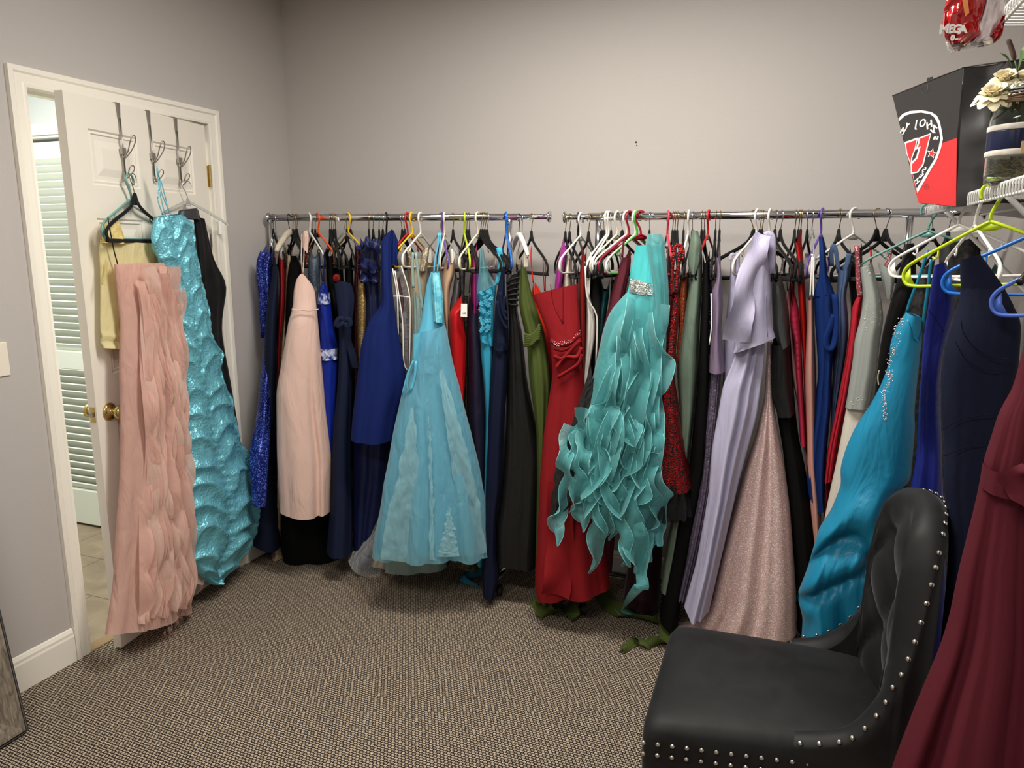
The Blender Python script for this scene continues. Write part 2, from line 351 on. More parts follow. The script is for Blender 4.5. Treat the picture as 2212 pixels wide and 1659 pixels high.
for sg, o in ((1, 0), (-1, -DT)):
    kn = MB(); kn.lathe([(.033, 0), (.033, .004), (.027, .009), (.014, .013), (.011, .022), (.013, .028), (.022, .034), (.027, .044), (.0265, .056), (.019, .063), (0, .065)], dp(KS, KZ, o), DN*sg, 28)
    kn.build('door_knob', BRASS, door)
lp = MB(); lp.prism([dp(DW, KZ-.028, -.006), dp(DW, KZ-.028, -.028), dp(DW, KZ+.028, -.028), dp(DW, KZ+.028, -.006)], DD, .0015); pk = lp.build('latch_plate', BRASS, door, smooth=False)
MB().prism([dp(DW, KZ-.008, -.011), dp(DW, KZ-.008, -.024), dp(DW, KZ+.008, -.024), dp(DW, KZ+.008, -.011)], DD, .009).build('latch_bolt', STEEL, pk, smooth=False)
for z in (1.82, 1.05, .25):
    hb = MB()
    for k in range(5): hb.lathe([(.0055, -.0085), (.0055, .0085)], HG+V((.007, .006, z-.036+k*.018)), (0, 0, 1), 12)
    hb.lathe([(.002, -.003), (.005, 0), (.0052, .003), (0, .005)], HG+V((.007, .006, z+.046)), (0, 0, 1), 10)
    hb.box((HG.x+.0005, HG.y-.005, z-.045), (HG.x+.0035, HG.y+.006, z+.045))
    hb.build('hinge', BRASS, door, smooth=False)
# switch plate and a nail mark
sp = empty('switch_plate', on_x(0, 780, 0), 'white wall plate with dark marks beside the door casing', 'wall plate')
pb = MB(); pb.box((.0005, -1.605, 1.1), (.006, -1.5305, 1.212)); bevel(pb.build('plate', plain('ivory_plastic', (236, 228, 214), .35), sp, smooth=False), .002)
INK = plain('dark_ink', (70, 66, 68), .6)
def text(ch, c, ux, uz, size, mat, name, parent, th=.0005, bold=0.0, rot=0.0, sx=1.0):
    cu = bpy.data.curves.new('t', 'FONT'); cu.body = ch; cu.size = size; cu.align_x = 'CENTER'; cu.align_y = 'CENTER'; cu.offset = bold; cu.extrude = th/2
    ob = bpy.data.objects.new('t', cu); COL.objects.link(ob); bpy.context.view_layer.update()
    me = bpy.data.meshes.new_from_object(ob.evaluated_get(bpy.context.evaluated_depsgraph_get()))
    bpy.data.objects.remove(ob); bpy.data.curves.remove(cu)
    mb = MB(); n = ux.cross(uz); a, s = math.cos(rot), math.sin(rot); ex = ux*a+uz*s; ez = uz*a-ux*s
    pk_ = lambda w: c+ux*(w.dot(ux)*sx)+uz*w.dot(uz)+n*w.dot(n)
    mb.add([pk_(ex*q.co.x+ez*q.co.y+n*q.co.z) for q in me.vertices], [tuple(p.vertices) for p in me.polygons]); bpy.data.meshes.remove(me)
    return mb if name is None else mb.build(name, mat, parent, smooth=False)
mk = text('e', V((.0063, -1.5985, 1.149)), V((0, 1, 0)), V((0, 0, 1)), .012, None, None, None); q = text('s', V((.0063, -1.5995, 1.133)), V((0, 1, 0)), V((0, 0, 1)), .010, None, None, None); mk.add(q.v, q.f)
mk.tube([(.0063, -1.604, 1.163), (.0063, -1.597, 1.166), (.0063, -1.593, 1.170), (.0063, -1.600, 1.160)], .0009, 5); mk.build('printed_mark', INK, sp, smooth=False)
nl = on_y(1374, 307, -.001)
bb = MB(); bb.lathe([(.004, 0), (.003, .003), (0, .004)], nl, (0, -1, 0), 8); bb.lathe([(.0025, 0), (.002, .002), (0, .003)], nl+V((.003, 0, -.013)), (0, -1, 0), 8)
tag(bb.build('picture_nail', INK), 'small dark nail mark on the bare back wall', 'nail')
# ------------------------------------------------------------------ weathered mirror leaning at the left
mi = empty('leaning_mirror', V((.2, -2.1, 0)), 'large mirror in weathered grey wood frame leaning on the door wall', 'mirror')
WOODM, t, bb_ = nt('weathered_wood'); tc = node(t, 'ShaderNodeTexCoord'); mp = node(t, 'ShaderNodeMapping'); mp.inputs['Scale'].default_value = (14, 14, 2.2); t.links.new(tc.outputs['Object'], mp.inputs['Vector'])
nz = node(t, 'ShaderNodeTexNoise', Scale=6.0, Detail=8.0, Distortion=1.2); t.links.new(mp.outputs['Vector'], nz.inputs['Vector'])
r = ramp(t, nz.outputs['Fac'], [(.3, lin((84, 76, 66))), (.5, lin((122, 112, 99))), (.72, lin((150, 141, 127)))]); t.links.new(r.outputs['Color'], bb_.inputs['Base Color']); bb_.inputs['Roughness'].default_value = .6
ln = V((-.142, 0, 1)).normalized(); mn = V((1, 0, .142)).normalized(); M0 = V((.238, -1.783, .008))
def mp_(y, s, o): return M0+V((0, -y, 0))+ln*s+mn*o
MWD, MHT, FWD = .72, 1.6, .085
def mframe(a, c, ia, ic):
    mb = MB(); rows = []
    for d, o in ((0, -.012), (0, .0), (.006, .006), (.014, .006), (FWD-.004, -.014), (FWD, -.014), (FWD, -.02)):
        f_ = d/FWD; rows.append([mp_(a[0]+(ia[0]-a[0])*f_, a[1]+(ia[1]-a[1])*f_, o), mp_(c[0]+(ic[0]-c[0])*f_, c[1]+(ic[1]-c[1])*f_, o)])
    rows.append([mp_(a[0], a[1], -.02), mp_(c[0], c[1], -.02)])
    mb.grid(rows, closed=False); mb.build('frame_rail', WOODM, mi, smooth=False)
O = [(0, 0), (0, MHT), (MWD, MHT), (MWD, 0)]; I_ = [(FWD, FWD), (FWD, MHT-FWD), (MWD-FWD, MHT-FWD), (MWD-FWD, FWD)]
for i in range(4): mframe(O[i], O[(i+1) % 4], I_[i], I_[(i+1) % 4])
gl = MB(); gl.prism([mp_(FWD-.004, FWD-.004, -.02), mp_(FWD-.004, MHT-FWD, -.02), mp_(MWD-FWD, MHT-FWD, -.02), mp_(MWD-FWD, FWD-.004, -.02)], mn, .004)
gl.build('mirror_glass', plain('mirror_silver', (225, 228, 228), .02, 1), mi, smooth=False)
ed = MB(); ed.tube([mp_(*q, .004) for q in O], .004, 6, closed=True); ed.build('edge_strip', plain('dark_edge', (40, 36, 33), .5), mi)
# ------------------------------------------------------------------ lights
def lamp_panel(x, y, sx, sy, e, col, z, label, name='ceiling_light'):
    r_ = empty(name, (x, y, z), label, 'ceiling light')
    em = bpy.data.materials.new('lit_diffuser'); em.use_nodes = True; tt = em.node_tree; tt.nodes.remove(tt.nodes['Principled BSDF']); en = node(tt, 'ShaderNodeEmission', Strength=e); en.inputs['Color'].default_value = col
    tt.links.new(en.outputs[0], tt.nodes['Material Output'].inputs['Surface'])
    MB().add([(0, 0, 0)], []) if 0 else None
    pbx = MB(); pbx.add([(x-sx/2, y-sy/2, z-.012), (x-sx/2, y+sy/2, z-.012), (x+sx/2, y+sy/2, z-.012), (x+sx/2, y-sy/2, z-.012)], [(0, 1, 2, 3)]); pbx.build('diffuser', em, r_, smooth=False)
    fb = MB(); w = .03
    for a, c in (((x-sx/2-w, y-sy/2-w), (x-sx/2, y+sy/2+w)), ((x+sx/2, y-sy/2-w), (x+sx/2+w, y+sy/2+w)), ((x-sx/2, y-sy/2-w), (x+sx/2, y-sy/2)), ((x-sx/2, y+sy/2), (x+sx/2, y+sy/2+w))): fb.box((*a, z-.016), (*c, z-.0005))
    fb.build('frame', TRIMP, r_, smooth=False)
lamp_panel(1.75, -1.25, 1.2, .3, LE1, (1, .945, .86, 1), RH, 'recessed panel light over the middle of the carpet')
lamp_panel(1.75, -3.3, 1.2, .3, LE2, (1, .945, .86, 1), RH, 'recessed panel light over the camera end of the room')
lamp_panel(-1.0, -1.5, .3, 1.0, LE3, (1, .99, .93, 1), 2.6, 'panel light in the hall ceiling')
wd = bpy.data.worlds.new('world'); wd.use_nodes = True; wd.node_tree.nodes['Background'].inputs[0].default_value = (.5, .48, .45, 1); wd.node_tree.nodes['Background'].inputs[1].default_value = .02; SC.world = wd
vs = SC.view_settings; vs.view_transform = 'Standard'; vs.look = 'None'; vs.exposure = EXPO; vs.gamma = 1; vs.use_curve_mapping = False
# ------------------------------------------------------------------ garment racks
RK = {1: dict(y=-.22, a=(567, 470.5), b=(1190, 468)), 2: dict(y=-.25, a=(1217, 469), b=(2132, 458.5))}
RUBBER = plain('black_rubber', (24, 24, 25), .5)
for i, q in RK.items():
    y = q['y']; A, B = on_y(*q['a'], y), on_y(*q['b'], y); A.x = max(A.x, .03); B.x = min(B.x, RX-.03); q['A'], q['B'] = A, B
    rk = empty('garment_rack', V(((A.x+B.x)/2, y, 0)), ['', 'chrome rolling garment rack in the corner beside the door', 'chrome rolling garment rack reaching toward the wire shelf'][i], 'clothes rack', 'rolling garment racks'); q['root'] = rk
    def at(f_): return A+(B-A)*f_
    def fu(u): return (on_y(u, 467, y).x-A.x)/(B.x-A.x)
    f0, f1, p0, p1 = (0, fu(1118), fu(584), fu(1101)) if i == 1 else (fu(1276), fu(2048), fu(1293), fu(1966))
    MB().tube([at(f0), at(f1)], .0155, 16).build('rail', CHROME, rk)
    if i == 1: MB().tube([at(f1-.02), at(1)], .0115, 14).build('extension_rail', CHROME, rk)
    else:
        MB().tube([at(0), at(f0+.02)], .0115, 14).build('extension_rail', CHROME, rk); MB().tube([at(f1-.02), at(1)], .0115, 14).build('extension_rail', CHROME, rk)
    for f_, sg in ((0, -1), (1, 1)): MB().lathe([(.024, 0), (.024, .004), (.018, .008), (.012, .016)], at(f_)-V((.004*-sg*-1, 0, 0)), (-sg, 0, 0), 18).build('end_cap', CHROME, rk)
    for p in (p0, p1):
        P0 = at(p); MB().tube([V((P0.x, y, P0.z-.01)), V((P0.x, y, 1.36))], .0125, 14).build('post', CHROME, rk); MB().tube([V((P0.x, y, 1.40)), V((P0.x, y, .1))], .0155, 14).build('post_sleeve', PL['grey'], rk)
        MB().tube([V((P0.x, y-.17, .085)), V((P0.x, y+.15, .085))], .0125, 12).build('foot', CHROME, rk)
        for yy in (y-.155, y+.135):
            cs = MB(); cs.lathe([(.004, -.012), (.024, -.011), (.026, -.006), (.026, .006), (.024, .011), (.004, .012)], V((P0.x+.012, yy, .0265)), (1, .25, 0), 20); cs.box((P0.x-.008, yy-.008, .03), (P0.x-.002, yy+.008, .075)); cs.build('caster', RUBBER, rk)
    MB().tube([V((at(p0).x, y, .13)), V((at(p1).x, y, .13))], .0115, 12).build('lower_bar', CHROME, rk)
    if i == 1:
        c = on_y(729, 474, y-.016); st = MB(); st.lathe([(.0105, 0), (.0105, .0006)], c, (0, -1, 0), 20); s_ = st.build('sticker', PL['white'], rk)
        text('S', c+V((0, -.001, 0)), V((1, 0, 0)), V((0, 0, 1)), .016, INK, 'sticker_mark', s_)

# ------------------------------------------------------------------ cloth
def resample(poly, n):
    P = [V((a, b_)) for a, b_ in poly]; ls = [0]
    for i in range(1, len(P)): ls.append(ls[-1]+(P[i]-P[i-1]).length)
    out = []; k = 0
    for i in range(n):
        s = ls[-1]*i/(n-1)
        while k < len(P)-2 and ls[k+1] < s: k += 1
        d = ls[k+1]-ls[k]; out.append(P[k].lerp(P[k+1], (s-ls[k])/d if d > 0 else 0))
    for _ in range(2):
        out = [out[0]]+[(out[i-1]+out[i]*2+out[i+1])/4 for i in range(1, n-1)]+[out[-1]]
    return out
def sm(x): x = max(0, min(1, x)); return x*x*(3-2*x)
def interp(tab, t):
    if not isinstance(tab, (list, tuple)): return tab
    for (a, x), (b_, y) in zip(tab, tab[1:]):
        if t <= b_: return x+(y-x)*sm((t-a)/max(b_-a, 1e-6))
    return tab[-1][1]
SEED = [1]
FOLD = 1.25
def cloth(mb, L, R, plane, b=.12, amp=.012, fr=5.0, dpf=0, nv=36, nu=40, bt=.55, dip=0, hem=0, droop=0, disp=None, ga=.15, off=0, edge=.0, seed=None, zmin=.006, sharp=0):
    """closed tube of cloth between a left and a right outline, with vertical folds"""
    c, n = plane; L, R = pl(L), pl(R); l, r_ = resample(L, nv), resample(R, nv)
    SEED[0] += 1; rr = random.Random(seed if seed is not None else SEED[0]*37)
    ks = [(fr*rr.uniform(.75, 1.1), rr.uniform(0, 6.3), rr.uniform(0, 6.3), .55), (fr*rr.uniform(1.3, 1.8), rr.uniform(0, 6.3), rr.uniform(0, 6.3), .3), (fr*rr.uniform(.35, .55), rr.uniform(0, 6.3), rr.uniform(0, 6.3), .35)]
    so = rr.uniform(0, 50); rows = []
    for i in range(nv):
        t = i/(nv-1); d = interp(dpf, t)+off
        cc = c+n*d; A_, B_ = on_plane(l[i].x, l[i].y, cc, n), on_plane(r_[i].x, r_[i].y, cc, n)
        M_ = (A_+B_)/2; h = (B_-A_)/2; bb = interp(b, t)*(bt+(1-bt)*sm(t*3.2)); am = FOLD*interp(amp, t)*(ga+(1-ga)*t**.8)
        row = []
        for j in range(nu):
            th = 2*PI*j/nu; s, q = math.cos(th), math.sin(th)
            sx = math.copysign(abs(s)**.85, s)
            f_ = 0
            for k, p1, p2, w in ks:
                x = k*PI/4*s+p1*.5+.45*math.sin(1.7*t+p2)+(1.7 if q < 0 else 0); f_ += w*(2.2*abs(math.sin(x))**(.85-.3*sharp)-1.4)
            p = M_+h*sx*(1+edge*noise.noise(V((s*2+so, t*6, q))))
            p = p+n*(bb*q+am*f_*(.2+.8*abs(q)))
            if disp: p = p+n*disp(s, t, q)
            if dip and q > 0: p.z -= dip*(1-abs(s)**1.5)*q*max(0, 1-t*9)
            if droop: p.z -= droop*q*q*max(0, 1-t*6)
            if hem and t > .8: p.z -= hem*(q*.5+.5)*(1-s*s)*((t-.8)/.2)**2
            p.z = max(p.z, zmin+.004*noise.noise(p*25))
            row.append(p)
        rows.append(row)
    mb.grid(rows, closed=True); return mb
def flounce(mb, pts, out, n, w, wave, k, ph, nn=5, lift=.012):
    """frill sewn on along pts: its free edge swings in and out"""
    m_ = len(pts); rows = []
    for i, p in enumerate(pts):
        f_ = i/(m_-1); ww = w(f_) if callable(w) else w; a = 2*PI*k*f_+ph
        rows.append([p+out*(ww*(j/nn)*(1+.22*math.sin(a*.63+1)))+n*((j/nn)**1.3*(lift+wave*math.sin(a))+.003*j)+V((0, 0, 1))*((j/nn)*.35*ww*math.cos(a)) for j in range(nn+1)])
    mb.grid(rows); return mb
def ribbon(mb, pts, w, wdir, amp=0, k=0, ph=0, depth=None, n=4, curl=0):
    """flat band of cloth along pts; twists by amp around its own path"""
    m_ = len(pts); rows = []
    for i, p in enumerate(pts):
        p = V(p); t_ = (V(pts[min(i+1, m_-1)])-V(pts[max(i-1, 0)])).normalized(); f_ = i/(m_-1)
        x = V(wdir)-t_*t_.dot(V(wdir)); x.normalize(); y = t_.cross(x); a = amp*math.sin(k*f_*2*PI+ph)
        e = x*math.cos(a)+y*math.sin(a); ww = w(f_) if callable(w) else w
        row = []
        for j in range(n+1):
            s = j/n*2-1; row.append(p+e*ww/2*s+(-e.cross(t_))*curl*(s*s)*math.sin(k*f_*2*PI*1.3+ph))
        rows.append(row)
    mb.grid(rows); return mb
def spline(pts, n):
    P = [V(p) for p in pts]; P = [P[0]*2-P[1]]+P+[P[-1]*2-P[-2]]; out = []; m_ = len(P)-3
    for i in range(n):
        x = i/(n-1)*m_; k = min(int(x), m_-1); t = x-k; a, b_, c, d = P[k:k+4]
        out.append(.5*((b_*2)+(c-a)*t+(a*2-b_*5+c*4-d)*t*t+(b_*3-a-c*3+d)*t*t*t))
    return out
GR = {1: 'gowns on the left rack', 2: 'gowns on the right rack', 3: 'gowns hung on the door', 4: 'gowns hung from the wire shelf'}
DPL = (dp(.4, 1.0, 0.0), DN)
def dplane(o): return (DPL[0]+DN*o, DN)
GARM = {}
def gown(key, label, g, y, mat, L, R, parts=(), straps=(), cat='gown', name='evening_gown', plane=None, body='skirt', extra=None, **kw):
    """one garment: main cloth body plus parts given as (name, material, L, R, kwargs) and straps (name, material, path, width, off)"""
    Lp, Rp = pl(L), pl(R)
    if plane is None:
        us = [q[0] for q in Lp+Rp]; plane = facing(sum(us)/len(us), 700, y)
    sz = max(abs(a[0]-b_[0]) for a, b_ in zip(resample_t(Lp, 8), resample_t(Rp, 8)))
    kw.setdefault('nv', 30 if sz < 70 else 56); kw.setdefault('nu', 32 if sz < 70 else 80)
    if sz < 70: kw.setdefault('b', .11); kw.setdefault('amp', .010); kw.setdefault('fr', 3.0); kw.setdefault('droop', .045); kw.setdefault('bt', .8)
    mb = cloth(MB(), Lp, Rp, plane, **kw)
    zs = min(q.z for q in mb.v); cx = sum(mb.v, V())/len(mb.v); o = V((cx.x, cx.y, zs))
    GARM[key] = (plane, kw.get('dpf', 0))
    if not parts and not straps and not extra: return tag(mb.build(name, mat, None, o), label, cat, GR[g])
    root = empty(name, o, label, cat, GR[g]); mb.build(body, mat, root)
    for p in parts:
        k2 = dict(kw); k2.pop('dpf', 0); k2.pop('hem', 0); k2.pop('disp', 0); k2.pop('droop', 0); k2.update(nv=18, nu=max(40, kw['nu'])); k2.update(p[4] if len(p) > 4 else {})
        lb = k2.pop('label', None); o_ = cloth(MB(), p[2], p[3], plane, **k2).build(p[0], p[1], root)
        if lb: o_['label'] = lb
    for nm, mt, path, w, *of in straps:
        of = of[0] if of else .0; c, n = plane
        pts = spline([on_plane(u, v, c+n*of, n) for u, v in pl(path)], 14)
        MB().tube(pts, w/2, 8, flat=.25, fdir=n).build(nm, mt, root)
    if extra: extra(root, plane)
    return root
def resample_t(P, n):
    out = []
    for i in range(n):
        x = i/(n-1)*(len(P)-1); k = min(int(x), len(P)-2); a, b_ = P[k], P[k+1]; f_ = x-k; out.append((a[0]+(b_[0]-a[0])*f_, a[1]+(b_[1]-a[1])*f_))
    return out

# ------------------------------------------------------------------ hangers
HP = {}
def arc(c, r, a0, a1, n, sx=1): return [V((c[0]+sx*r*math.cos(a0+(a1-a0)*i/n), 0, c[1]+r*math.sin(a0+(a1-a0)*i/n))) for i in range(n+1)]
def hook_path(r, zneck, w): # local, top of the arc rides on the rail
    c = (0, w-r)
    p = [V((0, 0, zneck)), V((0, 0, zneck*.5-.028)), V((r*.55, 0, c[1]-r*.95))]+arc(c, r, -.5, PI+.5, 14)
    return spline(p, 34)
def hanger(kind, color, label, pos, xdir, g, tilt=0.0, scale=1.0):
    """pos = rail top point where the hook rests; xdir = horizontal direction of the hanger's arms"""
    x = V(xdir); x.z = 0; x.normalize(); rz = math.atan2(x.y, x.x); key = (kind, color, scale)
    grp = {1: 'hangers on the left rack', 2: 'hangers on the right rack', 3: 'hangers on the door hooks', 4: 'hangers on the wire shelf'}[g]
    if key in HP: return dup(HP[key], pos, (0, tilt, rz), label, grp)
    root = empty({'velvet': 'velvet_hanger', 'plastic': 'plastic_hanger', 'clear': 'clear_hanger', 'padded': 'padded_hanger', 'broad': 'broad_hanger'}[kind], V((0, 0, 0)), label, 'hanger', grp)
    s = scale
    if kind == 'velvet':
        MB().tube([q*s for q in hook_path(.021, -.082, .002)], .0018, 8).build('hook', {'gold': GOLDW, 'silver': CHROME}[color], root)
        half = [(.004, -.074), (.010, -.092), (.030, -.116), (.075, -.140), (.13, -.163), (.175, -.185), (.203, -.204), (.2095, -.222), (.200, -.238), (.180, -.2425)]
        loop = [V((a, 0, z)) for a, z in half]+[V((-a, 0, z)) for a, z in half[::-1]]
        mb = MB().tube([q*s for q in spline(loop+[loop[0]], 64)[:-1]], .0072*s, 8, closed=True, flat=.6, fdir=(0, 1, 0))
        mb.tube([V((0, 0, -.07)), V((0, 0, -.088)), V((0, 0, -.112))], [.006, .011, .018], 10, flat=.35, fdir=(0, 1, 0))
        mb.build('body', BLKVEL, root)
    elif kind == 'plastic':
        hk = hook_path(.0245, -.085, .004)
        half = [(0, -.085), (.045, -.105), (.11, -.136), (.165, -.162), (.196, -.180), (.2085, -.200), (.203, -.222), (.182, -.231), (.12, -.2325)]
        loop = [V((a, 0, z)) for a, z in half]+[V((-a, 0, z)) for a, z in half[:0:-1]]
        mb = MB().tube([q*s for q in hk], .0042*s, 10)
        mb.tube([q*s for q in spline(loop+[loop[0]], 70)[:-1]], .0042*s, 10, closed=True)
        for sg in (-1, 1):
            mb.tube([V((sg*.120, 0, -.142))*s, V((sg*.120, 0, -.160))*s, V((sg*.127, 0, -.166))*s, V((sg*.134, 0, -.160))*s], .0026*s, 6)
            mb.prism([V((sg*.190, -.001, -.184))*s, V((sg*.205, -.001, -.202))*s, V((sg*.200, -.001, -.224))*s, V((sg*.178, -.001, -.229))*s, V((sg*.189, -.001, -.206))*s], (0, 1, 0), .002)
        mb.prism([V((-.034, -.001, -.101))*s, V((0, -.001, -.086))*s, V((.034, -.001, -.101))*s, V((.014, -.001, -.107))*s, V((-.014, -.001, -.107))*s], (0, 1, 0), .002)
        mb.build('body', PL[color], root)
    elif kind == 'clear':
        MB().tube(hook_path(.021, -.082, .002), .0017, 8).build('hook', CHROME, root)
        mb = MB().tube(spline([V((-.20, 0, -.175)), V((-.17, 0, -.155)), V((-.06, 0, -.105)), V((0, 0, -.085)), V((.06, 0, -.105)), V((.17, 0, -.155)), V((.20, 0, -.175))], 30), .006, 8, flat=.5, fdir=(0, 1, 0))
        mb.tube([V((0, 0, -.07)), V((0, 0, -.10))], [.006, .012], 10); mb.build('body', plain('clear_acrylic', (225, 228, 226), .15, 0, Transmission_Weight=.75, IOR=1.2), root)
        for sg in (-1, 1):
            cb = MB(); cb.box((sg*.15-.008, -.009, -.215), (sg*.15+.008, .009, -.155)); bevel(cb.build('clip', PL[color], root, smooth=False), .003)
    elif kind in ('padded', 'broad'):
        MB().tube(hook_path(.021, -.082, .002), .002, 8).build('hook', plain('dark_wire', (90, 84, 74), .3, 1), root)
        pts = spline([V((-.20, 0, -.170)), V((-.16, 0, -.145)), V((-.06, 0, -.100)), V((0, 0, -.085)), V((.06, 0, -.100)), V((.16, 0, -.145)), V((.20, 0, -.170))], 30)
        r0 = .016 if kind == 'padded' else .011
        MB().tube(pts, [r0*(.6+.4*math.sin(PI*i/29))*(1+(.08*math.sin(i*2.6) if kind == 'padded' else 0)) for i in range(30)], 12).build('body', fab('satin', (226, 216, 196)) if kind == 'padded' else PL[color], root)
    root.location = pos; root.rotation_euler = (0, tilt, rz)
    for ch in root.children: ch.location = (0, 0, 0)
    HP[key] = root; return root
def rail_pt(g, u):
    q = RK[g]; p = on_y(u, 468, q['y']); f_ = (p.x-q['A'].x)/(q['B'].x-q['A'].x); p = q['A']+(q['B']-q['A'])*f_
    p.z += .0135 if True else 0; return p
USED = {}
def hang(g, u, kind, color, label, phi=82, tilt=0.0):
    p = rail_pt(g, u); q = RK[g]; thick = (1118 > u > 567) if g == 1 else (1276 < u < 2048)
    p.z += .002 if thick else -.002
    n = CAM-p; n.z = 0; n.normalize(); uv = V((-n.y, n.x, 0)); uv = uv if uv.dot(rt) > 0 else -uv
    a = math.radians(phi); return hanger(kind, color, label, p, uv*math.cos(a)+n*math.sin(a), g, tilt)

# ------------------------------------------------------------------ the gowns, left rack first
HC = {'v': ('velvet', 'gold'), 's': ('velvet', 'silver')}
HN = {('velvet', 'gold'): 'black velvet hanger with gilt hook', ('velvet', 'silver'): 'black velvet hanger with silver hook'}
def G(key, label, g, y, mat, L, R, hk=None, short=None, **kw):
    o = gown(key, label, g, y, mat, L, R, **kw)
    if hk:
        k = HC.get(hk[0]) or (('clear', hk[0][6:]) if hk[0].startswith('clear-') else ('padded', 'cream') if hk[0] == 'padded' else ('broad', hk[0][6:]) if hk[0].startswith('broad-') else ('plastic', hk[0]))
        nm = HN.get(k) or {'clear': 'clear hanger with %s clips' % k[1], 'padded': 'padded cream satin hanger', 'broad': 'broad %s hanger with wire hook' % k[1]}.get(k[0], '%s plastic hanger' % k[1])
        hang(g, hk[1], k[0], k[1], nm+' holding the '+short, hk[2] if len(hk) > 2 else 80+rnd.uniform(-6, 6), rnd.uniform(-.03, .03))
    return o
f = fab
NAVY = (27, 33, 58); NAVYS = (26, 32, 66); BLK = (15, 15, 16); ROYAL = (24, 44, 140); CRIM = (158, 34, 42)
G('sequin_royal', 'royal blue sequinned gown with long sleeves at the corner end of the left rack', 1, -.30, f('sequin', (20, 36, 140), (120, 150, 235)), '576,527 562,547 555,575 565,597 567,659 569,728 566,785 559,830 557,884 542,963 532,985 540,1010 545,1090', '588,530 592,545 590,600 588,700 590,800 586,900 580,1000 575,1090',
  ('v', 589), 'royal blue sequinned gown', dpf=[(0, 0), (.25, .03), (.6, .2), (.8, .38), (1, .42)], b=[(0, .1), (.5, .06), (1, .04)], straps=[('sleeve', f('sequin', (20, 36, 140), (120, 150, 235)), '569,545 561,575 566,640 570,730', .03, .10)])
G('navy_tall', 'plain navy crepe gown, full length, beside the corner', 1, -.38, f('matte', (34, 42, 66)), '594,554 590,563 585,613 576,659 574,705 569,810 562,845 556,920 546,1041 541,1166', '600,554 602,570 602,613 598,682 597,810 597,860 600,1041 607,1174', ('clear-white', 593), 'plain navy crepe gown', fr=2.2, hem=.01)
G('red_narrow', 'narrow dark red satin gown next to the plain navy one', 1, -.33, f('satin', (150, 26, 34)), '603,540 599,550 604,613 599,728 598,800 600,900', '614,545 615,560 615,659 610,716 604,800 604,900', ('padded', 624, 108), 'narrow dark red satin gown')
G('beige_ruffle', 'beige gown with tiered ruffles peeping out beside black', 1, -.30, f('lace', (196, 176, 148), (150, 130, 104)), '616,532 615,560 614,660 607,720 601,810 597,950 592,1110 592,1180 586,1213', '632,530 631,560 626,640 621,720 614,810 612,950 610,1110 606,1180 613,1217', ('v', 631), 'beige gown with tiered ruffles', disp=lambda s, t, q: .006*math.sin(t*90))
G('black_vneck', 'long black gown with spaghetti straps and full tulle hem behind blush satin', 1, -.34, f('matte', BLK), '630,553 622,580 618,640 616,690 617,900 610,1100 606,1180 612,1212', '640,553 652,572 657,640 682,760 700,900 716,1100 733,1180 745,1218',
  ('v', 636), 'long black spaghetti strap gown', b=.08, amp=.012, fr=4, nu=60, nv=44, dip=.03, straps=[('strap', f('matte', BLK), '622,528 627,545 630,562', .006, .05), ('strap', f('matte', BLK), '650,522 648,545 646,562', .006, .05)])
PINK = f('satin', (238, 203, 190))
def pinkx(root, plane):
    for a in ('652,505 651,540 653,592', '660,505 657,540 655,592'):
        MB().tube(spline([on_plane(u, v, plane[0], plane[1]) for u, v in pl(a)], 12), .0022, 6).build('strap', PINK, root)
    c, n = plane; pts = spline([on_plane(u, v, c+n*.062, n) for u, v in pl('630,668 648,669 668,671 688,668')], 14); MB().tube(pts, .0025, 6).build('waist_piping', PINK, root)
    cloth(MB(), '655,500 652,520 653,534', '664,497 668,512 665,548', (c-n*.03, n), b=.012, bt=1, nv=14, nu=24, amp=.004).build('neck_tie', PINK, root)
G('blush_aline', 'blush pink satin A-line gown on thin straps, facing the room', 1, -.52, PINK, '641,602 635,620 632,668 623,693 612,762 597,845 598,981 604,1104', '664,602 680,622 684,668 688,705 696,796 704,890 716,981 714,1101',
  ('white', 668, 75), 'blush pink satin A-line gown', b=[(0, .03), (.2, .055), (1, .085)], amp=[(0, .001), (.3, .004), (1, .012)], fr=2.6, hem=.010, dip=-.022, extra=pinkx, body='dress_body', disp=lambda s, t, q: -.03*math.exp(-((s-.33-.1*t)/.10)**2)*sm((t-.25)*2) if q > 0 else 0)
G('watercolour', 'smoky blue-grey watercolour print organza gown under an orange hanger', 1, -.30, f('print', (112, 122, 132), (70, 84, 108)), '672,536 665,560 664,600 672,625 684,700', '686,536 691,560 691,600 692,640 696,700', ('orange', 686, 72), 'smoky watercolour print gown')
BEADR = f('lace', (205, 215, 240), ROYAL)
RYS = f('satin', (22, 44, 150))
G('royal_beaded', 'royal blue satin two-piece with silver beaded bands', 1, -.42, RYS, '697,606 687,625 685,650 688,705 689,773 697,900 706,1000', '699,606 712,630 715,652 721,705 731,773 727,870 722,1000', ('v', 711, 85), 'royal blue beaded two-piece', b=.06, body='dress_body', nu=48,
  parts=[('beaded_band', BEADR, '686,632 685,655', '713,632 715,655', dict(off=.004, b=.063, bt=1, droop=0)), ('beaded_band', BEADR, '689,752 689,775', '731,749 731,773', dict(off=.004, b=.065, bt=1, droop=0)), ('peplum', RYS, '685,655 688,705 689,752', '715,652 721,705 731,749', dict(off=.002, b=.062, bt=1, droop=0))],
  straps=[('strap', f('matte', NAVYS), '690,545 692,575 697,607', .006), ('strap', f('matte', NAVYS), '701,545 700,575 699,607', .006)])
